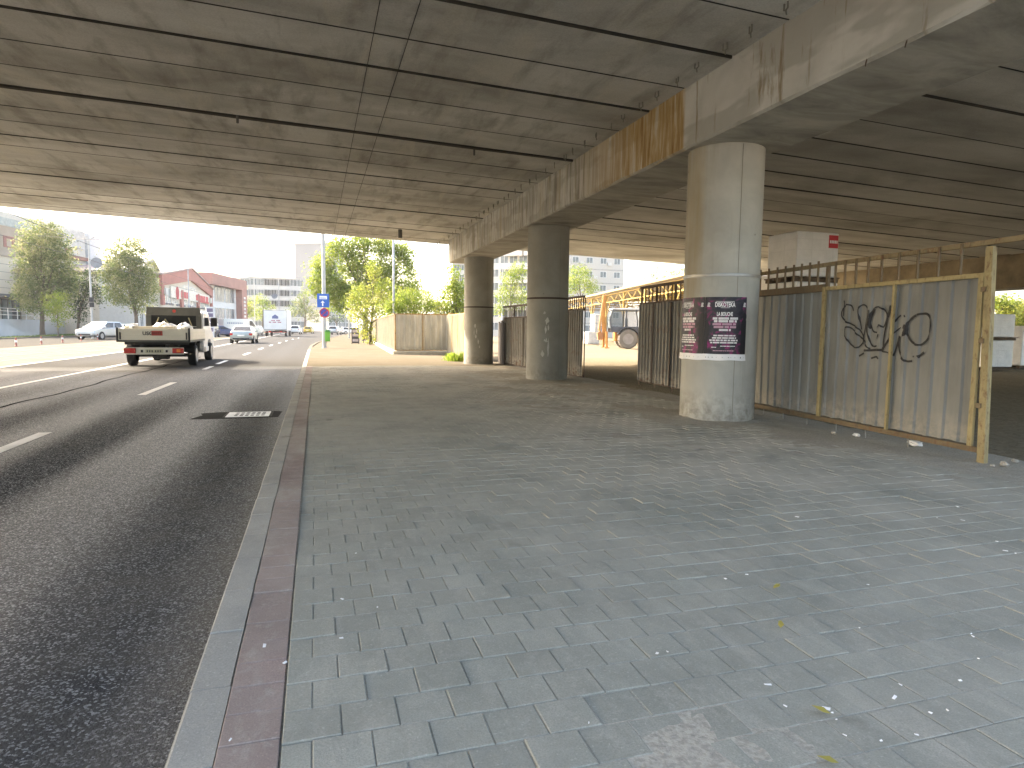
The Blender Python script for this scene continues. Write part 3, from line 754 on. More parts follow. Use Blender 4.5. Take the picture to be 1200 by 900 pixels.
def leaf_gate(name, label, p0, p1, z1, zr, sheet_m, frame_m, nb, seed, group, pitch=.17, zb=.1, studs=3, cat='gate'):
    L = hypot(p1[0]-p0[0], p1[1]-p0[1])
    R = root(name, label, cat, (p0[0], p0[1], 0), atan2(p1[1]-p0[1], p1[0]-p0[0]), group)
    mb = MB(); corr(mb, .03, L-.03, zb, z1, 0, pitch, .03, .012, seed); mb.build('sheet', sheet_m, R, solid=.0015)
    MB().box(0, L, -.035, -.005, zb-.03, zb+.03).build('bottom_rail', frame_m, R, bevel=.004)
    MB().box(0, L, -.035, -.005, z1-.01, z1+.04).build('top_rail', frame_m, R, bevel=.004)
    if zr > z1+.1: MB().box(-.02, L+.02, -.04, .0, zr-.03, zr+.03).build('guide_rail', frame_m, R, bevel=.004)
    for k in range(studs):
        x = L*k/(studs-1); MB().box(x-.025, x+.025, -.05, -.036, 0.02, max(zr-.03, z1)).build('stile', frame_m, R, bevel=.004)
        if 0 < k < studs-1: MB().box(x-.022, x+.022, .034, .05, zb, z1).build('stile', frame_m, R, bevel=.004)
    first = None
    for k in range(nb):
        x = L*(k+.5)/nb
        if first is None: first = MB().box(-.012, .012, -.03, -.008, z1+.04, zr-.03).build('bar', frame_m, R); o = first
        else: o = first.copy(); col.objects.link(o)
        o.location = (x, 0, 0)
    return R
G_ = 'corrugated gates under the bridge'
leaf_gate('sheet_metal_gate', 'dark ribbed gate leaf standing ajar between the postered column and the backhoe', (7.02, 10.2), (7.38, 13.78), 1.93, 2.32, galv_d, drk, 18, 11, G_, .17, .14, 5)
leaf_gate('sheet_metal_gate', 'narrow dark gate leaf tucked behind the second column beside the yard opening', (6.95, 16.12), (6.90, 18.2), 1.86, 2.22, galv_d, drk, 14, 12, G_, .15, .05, 3)
leaf_gate('corrugated_fence', 'rusty ribbed fence with bar top filling the gap between the second and third columns', (6.85, 18.3), (6.78, 23.4), 1.72, 2.15, galv_d, drk, 30, 13, None, .2, .06, 5, cat='fence')
R = root('fence_board', 'tall dark wooden board wedged in the shade behind the third column', 'board', (6.74, 22.95, 0), radians(88))
mb = MB()
for k in range(5): mb.box(.2*k, .2*k+.19, -.02+.006*(k % 2), .01+.006*(k % 2), 0, 1.55+.05*(k % 3))
mb.build('plank', M('black_brown_wood', (.030, .022, .017), .85), R, bevel=.004)
leaf_gate('corrugated_fence', 'sunlit cream ribbed fence with orange top rail just beyond the third column', (6.35, 25.4), (6.40, 32.2), 1.98, 2.03, beige_y, m_rustpaint('ochre_frame', (.50, .33, .12), .4), 1, 14, 'cream fences beyond the bridge', .25, .06, 6, cat='fence')
# boxed cream fence on a concrete plinth, two sides
ochre = m_rustpaint('ochre_frame_dark', (.40, .26, .09), .5)
R = root('corrugated_fence', 'cream ribbed fence corner on a concrete plinth with a rusty end post', 'fence', (3.79, 32.4, 0), 0, 'cream fences beyond the bridge')
mb = MB(); corr(mb, .05, 2.72, .2, 2.0, -.03, .27, -.05, .012, 21); mb.build('sheet', beige_s, R, solid=.002)
MB().box(-.02, .04, -.075, -.02, .19, 2.02).build('post', ochre, R, bevel=.004)
MB().box(2.72, 2.92, -.11, .02, .0, 2.12).build('post', ochre, R, bevel=.01)
MB().box(.05, 2.72, -.09, -.062, 1.99, 2.04).build('top_rail', ochre, R); MB().box(.05, 2.72, -.09, -.062, .19, .23).build('bottom_rail', ochre, R)
MB().box(1.36, 1.40, -.085, -.064, .23, 1.99).build('stile', ochre, R)
MB().box(-.12, 2.95, -.2, .12, -.1, .17).build('plinth', M('plinth_concrete', (.42, .39, .32), .9, bump=.3), R, bevel=.015)
R2 = root('corrugated_fence', 'cream ribbed fence receding along the sunny pavement under the yellow tree', 'fence', (3.80, 32.5, 0), atan2(30.5, 1.3), 'cream fences beyond the bridge')
mb = MB(); corr(mb, .05, 30.4, .2, 2.0, .0, .27, .035, .012, 22); mb.build('sheet', m_galv('sun_toned_sheet', (.30, .27, .20), .10, .9, 0), R2, solid=.002)  # sunlit side: same cream sheet, its colour darkened against the sun
MB().box(.0, 30.5, -.12, .16, -.1, .17).build('plinth', M('plinth_concrete', (.42, .39, .32), .9, bump=.3), R2, bevel=.015)
MB().box(.0, 30.4, .036, .06, 1.98, 2.03).build('top_rail', ochre, R2)

# rubble, bags and litter at the foot of the gate
def rock(name, label, cat, loc, sz, m, seed, group=None, flat=.6):
    rr = random.Random(seed); import bmesh
    bm = bmesh.new(); bmesh.ops.create_icosphere(bm, subdivisions=3, radius=1)
    for v in bm.verts:
        n = mn.fractal(v.co*1.6+Vector((seed*3.1, 0, 0)), .8, 2, 4); n2 = mn.noise(v.co*5+Vector((seed, 3, 0)))
        v.co *= 1+.38*n+.12*n2; v.co.x *= sz[0]; v.co.y *= sz[1]; v.co.z *= sz[2]
    me = bpy.data.meshes.new(name); bm.to_mesh(me); bm.free(); me.materials.append(m)
    o = bpy.data.objects.new(name, me); col.objects.link(o); o.location = loc
    return tag(o, label, cat, group)
bagm = M('white_plastic_film', (.72, .71, .68), .35, var=.08)
rub = M('rubble_concrete', (.36, .34, .30), .9, bump=.4)
P = G(1068, 522); rock('crumpled_bag', 'crumpled white plastic bag lying under the tagged part of the gate', 'bag', (P.x+.05, P.y, .025), (.06, .09, .035), bagm, 3)
P = G(1000, 511); rock('crumpled_bag', 'small scrunched white wrapper by the foot of the gate, next to the yellow stile', 'wrapper', (P.x+.05, P.y, .015), (.035, .05, .02), bagm, 4)
for k, (px, py, s, lab) in enumerate([(977, 508, .045, 'fist sized pale stone beside the small white wrapper'), (1177, 545, .055, 'pale chunk of rubble just past the yellow gate post'), (1190, 541, .04, 'small chip of rubble on the gravel at the edge of the photo'),
                                 (1163, 546, .03, 'small pale pebble touching the foot of the yellow gate post')]):
    P = G(px, py); rock('rubble_stone', lab, 'stone', (P.x, P.y, s*.2), (s*.6, s*.75, s*.4), rub, 10+k, 'stones along the foot of the gate')
rr = random.Random(5); mb = MB()
spots = [(975, 838), (968, 833), (980, 846), (1074, 864), (1090, 838), (1048, 820), (1138, 745), (1140, 748), (1055, 805), (1110, 835), (1125, 800), (875, 675), (1017, 687), (782, 766), (1007, 738), (934, 607), (1122, 595), (1098, 608), (1128, 611), (1168, 636), (1178, 647), (270, 870), (310, 759), (401, 704), (334, 779), (417, 650), (400, 750), (648, 575), (920, 830), (770, 768), (690, 850), (1190, 650), (850, 680)]
for px, py in spots+[(rr.uniform(420, 1190), rr.uniform(560, 890)) for _ in range(5)]:
    P = G(px, py); a = rr.uniform(0, 6.3); L = rr.choice((.004, .006, .008, .013)); wd = L*rr.uniform(.3, .7)
    c, s = cos(a), sin(a); z = .008
    mb.add([(P.x+c*u*L-s*v*wd, P.y+s*u*L+c*v*wd, z+(.002 if (u+v) > 0 else 0)+t) for t in (0, .002) for u, v in ((-1, -1), (1, -1), (1, 1), (-1, 1))],
           [(0, 1, 2, 3), (4, 5, 6, 7), (0, 1, 5, 4), (1, 2, 6, 5), (2, 3, 7, 6), (3, 0, 4, 7)])
tag(mb.build('litter', white_p), 'scraps of white paper scattered over the grey paving', 'litter', kind='stuff')
mb = MB()
for px, py in [(962, 836), (910, 690), (970, 895), (915, 735)]:
    P = G(px, py); a = rr.uniform(0, 6); L = .03; pts = [(-1, 0, 0), (-.2, -.45, .25), (.6, -.3, .1), (1, 0, .3), (.5, .35, .35), (-.3, .4, .15)]
    mb.add([(P.x+(cos(a)*u-sin(a)*v)*L, P.y+(sin(a)*u+cos(a)*v)*L, .01+t*L) for u, v, t in pts], [tuple(range(6))])
tag(mb.build('fallen_leaves', M('yellowed_leaf', (.32, .27, .06), .7), solid=.001), 'yellowing fallen leaves on the grey paving', 'leaves', kind='stuff')
# drain in the gutter
DR = root('storm_drain', 'white slotted drain grate set in a black patched square of the road', 'drain', (-.97, 10.72, RZ), 0)
mb = MB(); x0, x1, y0, y1 = -.36, .26, -.28, .30
xs = [x0+.06]; 
cells = []
for i in range(6):
    for j in range(3): cells.append((x0+.11+i*.078, y0+.09+j*.16))
# frame built as strips so that the slots are real holes
for j in range(4):
    ya = y0 if j == 0 else y0+.09+(j-1)*.16+.115; yb2 = y1 if j == 3 else y0+.09+j*.16
    mb.box(x0, x1, ya, yb2, -.02, .011)
for j in range(3):
    ya, yb2 = y0+.09+j*.16, y0+.205+j*.16; xx = x0
    for i in range(6):
        mb.box(xx, x0+.11+i*.078, ya+.0005, yb2-.0005, -.02, .0108); xx = x0+.11+i*.078+.052
    mb.box(xx, x1, ya+.0005, yb2-.0005, -.02, .0108)
mb.build('grate', M('pale_cast_iron', (.60, .61, .61), .5, .1), DR)
MB().box(x0-.04, x1+.04, y0-.04, y1+.04, -.03, .007).build('pit', M('pit_shade_black', (.01, .01, .01), .9), DR)  # black slab under the slots paints the shade inside the pit
mb = MB(); pl = [(-.85, -.38), (-.50, -.40), (.05, -.41), (.40, -.37), (.43, .34), (.30, .42), (-.55, .40), (-.78, .30), (-.72, .05)]
mb.add([(x, y, .0025) for x, y in pl], [tuple(range(len(pl)))]); mb.build('asphalt_patch', M('fresh_tar', (.018, .018, .019), .9, spec=.05, bump=.3), DR)

# ------------------------------------------------------------------ vehicles (local y is forward, origin on the road)
glass = m_glass('car_glass', (.02, .023, .026), .12); tyre_m = M('tyre_rubber', (.018, .018, .019), .85); rim_m = M('alloy_rim', (.38, .38, .39), .35, .7)
blackp = M('black_plastic', (.02, .02, .022), .6); tail_m = M('red_lamp_lens', (.45, .015, .012), .2); lampw = M('clear_lamp_lens', (.75, .77, .78), .12)
plate_m = M('number_plate', (.74, .74, .70), .5); orange_m = M('amber_lens', (.75, .18, .02), .25); shade_in = M('dark_interior', (.012, .012, .013), .9)
def paintm(name, c, metal=.25):
    if name in _cache: return _cache[name]
    s = NT(name); v = s.obj(); xyz = s.sep(v)
    base = s.mix(s.ramp(s.noise(v, 1.5, 3), (.3, 0.), (.7, 1.)), tint(c, .93), tint(c, 1.05))
    base = s.mix(s.math('MULTIPLY', s.band(xyz[2], 0, .25, .25), s.ramp(s.noise(v, 5, 4), (.3, .2), (.7, .6))), base, (.22, .2, .17))
    s.b.inputs['Coat Weight'].default_value = .6; s.b.inputs['Coat Roughness'].default_value = .06
    _cache[name] = s.fin(base, .38, metal); return _cache[name]
def wheel(par, x, y, r, w, side, name='wheel'):
    mb = MB(); mb.lathe([(r*.60, -w/2), (r*.93, -w/2), (r, -w*.36), (r, w*.36), (r*.93, w/2), (r*.60, w/2)], (0, 0, 0), 'x', 28, False)
    W = mb.build(name, tyre_m, par, smooth='auto'); W.location = (x, y, r)
    mb = MB(); s = side; mb.lathe([(.02, s*w*.42), (r*.10, s*w*.46), (r*.14, s*w*.36), (r*.50, s*w*.38), (r*.63, s*w*.52), (r*.66, s*w*.50)], (0, 0, 0), 'x', 20)
    mb.build('rim', rim_m, W, smooth='auto'); return W
def lerp4(q, u, v): return (Vector(q[0])*(1-u)+Vector(q[1])*u)*(1-v)+(Vector(q[3])*(1-u)+Vector(q[2])*u)*v
def panel(name, q, m, par, u0=.06, u1=.94, v0=.08, v1=.92, off=.008):
    n = (Vector(q[1])-Vector(q[0])).cross(Vector(q[3])-Vector(q[0])).normalized()
    a = [lerp4(q, *e) for e in ((u0, v0), (u1, v0), (u1, v1), (u0, v1))]
    mb = MB(); mb.add([p+n*off for p in a]+[p-n*.02 for p in a], [(0, 1, 2, 3), (0, 1, 5, 4), (1, 2, 6, 5), (2, 3, 7, 6), (3, 0, 4, 7)]); return mb.build(name, m, par)
def car(label, loc, rz, pm_, kind='sedan', group=None, sc_=1.0, name='car', cat='car'):
    K = {'sedan': dict(L=4.4, belt=.94, roof=1.43, st=[(-2.2, .62, .45, .86), (-2.12, .80, .30, .98), (-1.6, .86, .24, 1.02), (-.8, .88, .22, .98), (.7, .88, .22, .95), (1.2, .87, .22, .93), (1.75, .86, .24, .86), (2.1, .80, .28, .76), (2.2, .66, .36, .64)], lo=(-1.72, 1.18), hi=(-1.0, .28)),
         'hatch': dict(L=4.2, belt=.96, roof=1.50, st=[(-2.1, .70, .45, .92), (-2.02, .82, .30, 1.0), (-1.5, .86, .24, 1.0), (-.7, .88, .22, .97), (.7, .88, .22, .96), (1.1, .87, .22, .95), (1.6, .86, .24, .89), (1.98, .82, .27, .80), (2.1, .68, .34, .68)], lo=(-1.98, 1.12), hi=(-1.72, .15)),
         'suv': dict(L=4.5, belt=1.08, roof=1.68, st=[(-2.2, .74, .5, 1.02), (-2.14, .86, .36, 1.08), (-1.5, .90, .30, 1.10), (-.7, .92, .28, 1.08), (.8, .92, .28, 1.06), (1.2, .91, .28, 1.04), (1.8, .88, .32, .98), (2.12, .78, .36, .84), (2.2, .6, .5, .7)], lo=(-2.1, 1.2), hi=(-1.85, .3))}[kind]
    R = root(name, label, cat, loc, rz, group); R.scale = (sc_, sc_, sc_)
    mb = MB(); rings = []
    for y, wd, z0, z1 in K['st']:
        h = [(wd*.80, z0), (wd, z0+.12), (wd*1.01, (z0+z1)/2), (wd*.97, z1-.05), (wd*.86, z1)]
        rings.append([(x, y, z) for x, z in h]+[(0, y, z1+.02)]+[(-x, y, z) for x, z in h[::-1]])
    mb.loft(rings)
    b, rf = K['belt'], K['roof']; (a0, a1), (c0, c1) = K['lo'], K['hi']; wl, wh = K['st'][3][1]*.93, K['st'][3][1]*.70
    lo = [(-wl, a0, b), (wl, a0, b), (wl, a1, b), (-wl, a1, b)]; hi = [(-wh, c0, rf-.05), (wh, c0, rf-.05), (wh, c1, rf-.05), (-wh, c1, rf-.05)]
    top = [(-wh*.9, c0+.1, rf), (wh*.9, c0+.1, rf), (wh*.9, c1-.12, rf), (-wh*.9, c1-.12, rf)]
    mb.loft([lo, hi, top])
    body = mb.build('body', pm_, R, smooth='auto', bevel=.02)
    panel('rear_window', [lo[0], lo[1], hi[1], hi[0]], glass, R)
    panel('windscreen', [lo[2], lo[3], hi[3], hi[2]], glass, R)
    for i, j in ((1, 2), (3, 0)):
        q = [lo[i], lo[j], hi[j], hi[i]]
        for u0, u1 in ((.07, .49), (.53, .93)): panel('side_window', q, glass, R, u0, u1)
    r = .31 if kind != 'suv' else .35; wx = K['st'][3][1]
    for y in (K['st'][0][0]+.86, K['st'][-1][0]-.84):
        for s in (-1, 1):
            a = MB(); a.lathe([(r*1.18, -.02), (r*1.18, .012), (.02, .012), (.02, -.02)], (s*(wx-.005), y, r), 'x', 24); a.build('wheel_arch', shade_in, R)
            wheel(R, s*(wx-.085), y, r, .215, s)
    yb, yf = K['st'][0][0], K['st'][-1][0]; zl = K['st'][0][3]
    for s in (-1, 1):
        MB().box(s*.70-.13, s*.70+.13, yb-.0, yb+.22, zl-.20, zl-.02).build('taillight', tail_m, R, bevel=.02)
        MB().box(s*.58-.15, s*.58+.15, yf-.26, yf-.03, zl-.36+.02, zl-.22).build('headlight', lampw, R, bevel=.02)
        MB().box(s*(wl+.06)-.08, s*(wl+.06)+.08, a1-.35, a1-.22, b, b+.13).build('mirror', pm_, R, bevel=.03)
    MB().box(-.26, .26, yb-.012, yb+.05, zl-.26, zl-.15).build('number_plate', plate_m, R)
    MB().box(-.62, .62, yb-.01, yb+.1, .34, .46).build('bumper', blackp, R, bevel=.02)
    MB().box(-.5, .5, yf-.12, yf+.005, .36, .50).build('grille', blackp, R, bevel=.02)
    return R
cream = paintm('truck_cream', (.62, .60, .52), .05); whitep = paintm('white_paint', (.74, .74, .73), .05); silver = paintm('silver_paint', (.46, .48, .49), .6)
greyblue = paintm('grey_green_paint', (.34, .38, .37), .6); bluep = paintm('navy_paint', (.03, .055, .16), .3); yellowp = paintm('taxi_yellow', (.66, .50, .04), .05)
frame_d = M('dark_chassis', (.03, .03, .032), .6, .2); headb = M('grey_headboard', (.095, .10, .095), .6, .2)

# flatbed truck
T = root('flatbed_truck', 'cream dropside flatbed truck with a white load, seen from behind in the inner lane', 'truck', (-5.06, 24.75, RZ), radians(0.8))
zb = .90
def board(name, x0, x1, y0, y1, z0, z1, ax):
    mb = MB(); mb.box(x0, x1, y0, y1, z0, z1)
    for f in (.02, .33, .66, .93):
        z = z0+(z1-z0)*f
        if ax == 'y': mb.box(x0+.03, x1-.03, y0-.012, y0+.001, z, z+.025)
        else: mb.box(x1-.001 if x1 > 0 else x0-.012, x1+.012 if x1 > 0 else x0+.001, y0+.03, y1-.03, z, z+.025)
    return mb.build(name, cream, T, bevel=.004)
board('tailgate', -1.03, 1.03, -1.38, -1.34, zb, zb+.37, 'y')
board('side_board', -1.06, -1.03, -1.33, 2.02, zb, zb+.37, 'x'); board('side_board', 1.03, 1.06, -1.33, 2.02, zb, zb+.37, 'x')
MB().box(-1.05, 1.05, -1.36, 2.04, zb-.07, zb-.004).build('bed', headb, T)
for s in (-1, 1):
    MB().box(s*1.045-.03, s*1.045+.03, -1.40, -1.36, zb-.06, zb+.40).build('corner_post', frame_d, T, bevel=.006)
    MB().box(s*.38-.05, s*.38+.05, -1.30, 4.6, .52, .74).build('chassis_rail', frame_d, T)
    mb = MB(); mb.bar((s*.96, -1.40, zb+.02), (s*.96, -1.40, zb+.25), .035, .03); mb.build('latch', frame_d, T)
for y in (-.9, -.1, .7, 1.5): MB().box(-.95, .95, y-.04, y+.04, .74, .825).build('cross_member', frame_d, T)
MB().box(-.86, .86, -1.36, -1.28, .43, .66).build('rear_bumper', cream, T, bevel=.01)
vs, fs = text_mesh('USG', .16, .004)
mb = MB(); mb.add([(v[0]-.17, -1.400, zb+.165+v[1]) for v in vs], fs); mb.build('lettering', M('dark_decal', (.03, .03, .035), .5), T)
mb = MB(); mb.box(-.06, .26, -1.40, -1.396, zb+.15, zb+.30); mb.build('decal', M('red_decal', (.42, .05, .035), .5), T)
mb = MB()
for k in range(5): mb.box(-.03+k*.055, .005+k*.055, -1.403, -1.4005, zb+.19, zb+.26)
mb.build('lettering', M('red_dark_decal', (.16, .03, .025), .5), T)
for s in (-1, 1):
    L = MB().box(s*.70-.17, s*.70+.17, -1.42, -1.37, .47, .64).build('taillight', tail_m, T, bevel=.012)
    MB().box(s*.70+s*.02-.06, s*.70+s*.02+.06, -1.432, -1.418, .50, .61).build('lens', orange_m if s > 0 else tail_m, L, bevel=.01)
    MB().box(s*.36-.03, s*.36+.03, -1.385, -1.362, .50, .58).build('bumper_slot', blackp, T)
NP = MB().box(-.26, .26, -1.386, -1.362, .48, .60).build('number_plate', M('yellowed_plate', (.48, .47, .34), .5), T)
mb = MB()
for k, x in enumerate((-.20, -.13, -.06, .04, .11, .18)): mb.box(x-.022, x+.022, -1.39, -1.3865, .505, .575)
mb.build('lettering', M('plate_ink', (.12, .12, .11), .6), NP)
for s in (-1, 1):
    wheel(T, s*.93, 0, .36, .24, s); wheel(T, s*.93, 3.75, .36, .24, s)
    mb = MB(); mb.loft([[(s*x, .47*cos(a), .36+.47*sin(a)) for x in (.78, 1.06, 1.06, .78)] if False else [(s*.56, r*cos(a), .36+r*sin(a)) for r in (.44, .455)]+[(s*1.04, r*cos(a), .36+r*sin(a)) for r in (.455, .44)] for a in [pi*.08+pi*.84*k/12 for k in range(13)]]); mb.build('mudguard', blackp, T)
mb = MB(); mb.bar((-.78, 0, .36), (.78, 0, .36), .12, .12); mb.box(-.18, .18, -.16, .16, .22, .5); mb.build('axle', frame_d, T, bevel=.02)
MB().box(.60, .95, 1.5, 2.3, .42, .78).build('fuel_tank', headb, T, bevel=.05)
# cab
mb = MB(); cabo = [(2.18, .62), (2.18, 1.45), (2.26, 1.86), (2.5, 1.95), (3.4, 1.94), (3.72, 1.86), (4.28, 1.32), (4.86, 1.08), (5.02, .92), (5.06, .42), (4.30, .36), (4.18, .70), (3.95, .82), (3.55, .82), (3.33, .70), (3.22, .36), (2.3, .36)]
mb.prism(cabo, 'x', -.98, .98); mb.build('cab', whitep, T, bevel=.05, smooth='auto')
panel('rear_window', [(-.80, 2.19, 1.36), (.80, 2.19, 1.36), (.80, 2.25, 1.78), (-.80, 2.25, 1.78)], glass, T, .0, 1, .0, 1, .03)
for s in (-1, 1):
    q = [(s*.985, 2.45, 1.38), (s*.985, 4.05, 1.38), (s*.985, 3.62, 1.84), (s*.985, 2.55, 1.84)]
    mb = MB(); mb.add(q+[(s*.95, y, z) for _, y, z in q], [(0, 1, 2, 3), (0, 1, 5, 4), (1, 2, 6, 5), (2, 3, 7, 6), (3, 0, 4, 7)]); mb.build('side_window', glass, T)
    MB().box(s*1.14-.12, s*1.14+.12, 3.86, 3.96, 1.36, 1.72).build('mirror', blackp, T, bevel=.03)
    MB().box(s*.99-.03, s*.99+.03, 2.36, 3.2, .40, .58).build('side_skirt', whitep, T, bevel=.01)
panel('windscreen', [(.85, 4.30, 1.32), (-.85, 4.30, 1.32), (-.80, 3.76, 1.84), (.80, 3.76, 1.84)], glass, T, 0, 1, 0, 1, .05)
# ladder-like headboard: frame, rails and the guard over the rear window
mb = MB()
mb.prism([(-.93, 1.76), (.93, 1.76), (.89, 2.06), (-.89, 2.06)], 'y', 2.04, 2.10); mb.box(-.94, -.76, 2.04, 2.10, 1.24, 1.758); mb.box(.76, .94, 2.04, 2.10, 1.24, 1.758); mb.box(-.758, .758, 2.04, 2.10, 1.24, 1.34)
mb.build('headboard', headb, T, bevel=.01)
mb = MB()
for a, b in (((-.62, 2.03, 1.34), (-.5, 2.03, 1.68)), ((.62, 2.03, 1.34), (.5, 2.03, 1.68)), ((-.3, 2.03, 1.62), (-.1, 2.03, 1.34))): mb.tube([a, b], .022, 6)
mb.build('guard_bar', M('yellow_tube', (.35, .32, .2), .6), T)
for x in (-.42, .12, .52):
    mb = MB(); mb.box(x-.17, x+.17, 2.42, 2.55, 1.2, 1.62); mb.box(x-.10, x+.10, 2.42, 2.53, 1.62, 1.80); mb.build('seat_back', shade_in, T, bevel=.05)
mb = MB(); mb.lathe([(.06, -.004), (.06, .004)], (.02, 2.035, 1.92), 'y', 16); mb.build('badge', M('red_badge', (.5, .04, .03), .4), T)
mb = MB(); mb.tube([(.86, 2.12, 1.98), (.86, 2.12, 2.12)], .012, 6); mb.build('antenna', blackp, T)
# load on the bed, each item its own
cs, sn = cos(T.rotation_euler.z), sin(T.rotation_euler.z)
def onbed(x, y, z): return (T.location.x+x*cs-y*sn, T.location.y+x*sn+y*cs, RZ+z)
for x, y, s, lab in ((-.74, -.85, (.30, .42, .20), 'bulging white sack at the left edge of the truck bed'), (-.05, .45, (.40, .45, .28), 'tallest white sack heaped in the middle of the truck bed'), (.80, -.6, (.22, .6, .26), 'white sack slumped against the right side board of the truck')):
    o = rock('load_sack', lab, 'sack', onbed(x, y, zb+.30), s, bagm, int(50+x*9), 'white sacks on the truck bed')
o = MB().box(-.86, .62, -1.2, .1, 0, .1).build('board_stack', M('pale_boards', (.58, .52, .42), .7), None, bevel=.006)
o.location = onbed(0, 0, zb+.345); tag(o, 'flat stack of pale boards lying across the truck bed between the sacks', 'boards')
o = MB().box(-.9, .9, -1.2, 1.7, 0, .3).build('packed_crate', M('packed_goods', (.20, .19, .17), .9), None, bevel=.02)
o.location = onbed(0, 0, zb+.002); tag(o, 'low dark load filling the truck bed under the pale boards', 'load')

# box truck
P = (G(312, 394, RZ)+G(336, 394.5, RZ))/2; k = mpp(P)
B = root('box_truck', 'white box van truck with a blue house emblem driving away in the right lane', 'truck', (P.x, P.y+1.2, RZ), radians(-4))
wd = 26*k/2
MB().box(-wd, wd, -1.5, 3.6, .95, .95+23*k).build('cargo_box', whitep, B, bevel=.03)
mb = MB()
for x0, x1, z0, z1 in ((-wd, wd, .95+23*k-.10, .95+23*k-.02), (-wd, wd, .93, 1.03), (-wd, -wd+.07, 1.03, .85+23*k), (wd-.07, wd, 1.03, .85+23*k)): mb.box(x0, x1, -1.525, -1.501, z0, z1)
mb.build('door_frame', M('grey_frame', (.3, .3, .3), .5), B)
mb = MB(); mb.prism([(-.42, 2.55), (-.42, 2.85), (0, 3.15), (.42, 2.85), (.42, 2.55)], 'y', -1.515, -1.504); mb.build('emblem', M('emblem_blue', (.10, .13, .28), .6), B)
mb = MB()
for z, n in ((2.20, 8), (1.95, 10)):
    for q in range(n):
        if (q+n) % 4: mb.box(-n*.085+q*.17, -n*.085+q*.17+.12, -1.515, -1.504, z, z+.15)
mb.build('lettering', M('lettering_red', (.38, .06, .10), .6), B)
MB().box(-.95, .95, -1.2, 4.4, .55, .80).build('chassis', frame_d, B)
mb = MB(); mb.prism([(3.75, .6), (3.75, 2.3), (4.9, 2.25), (5.5, 1.4), (5.6, .6)], 'x', -.95, .95); mb.build('cab', whitep, B, bevel=.05)
for s in (-1, 1):
    wheel(B, s*(wd-.28), -.3, .40, .30, s); wheel(B, s*(wd-.28), 4.6, .40, .28, s)
    MB().box(s*.75-.16, s*.75+.16, -1.53, -1.46, .62, .78).build('taillight', tail_m, B)
MB().box(-wd+.1, wd-.1, -1.5, -1.42, .56, .66).build('rear_bumper', M('red_bumper', (.28, .03, .025), .5), B)

# cars
P = (G(270, 402.7, RZ)+G(297, 402.7, RZ))/2
car('grey green saloon driving away between the flatbed truck and the box truck', (P.x, P.y+2.1, RZ), radians(-1.5), greyblue, 'sedan')
def place_car(px0, px1, py, *a, **k):
    P = G((px0+px1)/2, py, RZ); return car(a[0], (P.x, P.y+k.pop('dy', 2.1), RZ), *a[1:], **k)
place_car(338, 356, 391.8, 'white sport utility vehicle driving away just right of the box truck', radians(-6), whitep, 'suv')
place_car(357, 367, 391.0, 'yellow taxi half hidden behind the blue lane sign post', radians(-8), yellowp, 'hatch', name='taxi', cat='taxi')
place_car(384.5, 401, 392.3, 'silver estate car parked behind the green litter bin', radians(-14), silver, 'suv')
P = G(403, 391.7, RZ); car('white car seen side on behind the silver one near the thin white pole', (P.x+1.4, P.y+4, RZ), radians(-70), whitep, 'hatch')
# far kerb: hatchback facing the camera and parked cars
P = G(97, 398.2, RZ); car('silver hatchback facing the camera on the far carriageway by the grass verge', (P.x+.9, P.y+2.0, RZ), radians(180-17), silver, 'hatch', sc_=1.12)
P = PY(262, 391.5, 92.0); car('navy blue car parked side on before the red framed glass building', (P.x-.4, P.y, RZ), radians(-62), bluep, 'sedan', sc_=1.0)
P = PY(299, 390.2, 110.0); car('pale grey car tucked between the saloon and the box truck', (P.x, P.y, RZ), radians(170), silver, 'hatch')
P = PY(246, 391.0, 88.0); car('black car glimpsed behind the cab of the flatbed truck', (P.x, P.y, RZ), radians(178), paintm('black_paint', (.015, .015, .016), .2), 'hatch')
P = PY(150, 393.0, 84.0); car('white car parked under the second street tree beyond the truck', (P.x, P.y, RZ), radians(-20), whitep, 'hatch')
# parked van
P = PY(281, 389.5, 104.0)
V = root('delivery_van', 'pale high roofed van with a grey blue side parked beyond the navy car', 'van', (P.x, P.y, RZ), radians(-62))
mb = MB(); mb.prism([(-2.7, .35), (-2.75, 1.2), (-2.65, 2.45), (1.2, 2.5), (1.6, 2.3), (2.2, 1.35), (2.8, 1.1), (2.9, .35)], 'x', -.98, .98); mb.build('body', paintm('pale_blue_van', (.50, .55, .56), .1), V, bevel=.06)
for s in (-1, 1):
    mb = MB(); q = [(s*.99, 1.1, 1.4), (s*.99, 2.0, 1.4), (s*.99, 1.5, 2.2), (s*.99, 1.1, 2.25)]; mb.add(q, [(0, 1, 2, 3)]); mb.build('side_window', glass, V, solid=.01)
    for y in (-1.7, 1.8): wheel(V, s*.88, y, .34, .22, s)
    mb = MB()
    for q in range(9): mb.box(s*.985-.004, s*.985+.004, -2.2+q*.26, -2.02+q*.26, 1.75, 1.95)
    mb.build('lettering', M('van_blue_ink', (.12, .18, .30), .6), V)

mg = m_glass('machine_glass', (.10, .12, .12), .05); mg.node_tree.nodes['Principled BSDF'].inputs['Alpha'].default_value = .42
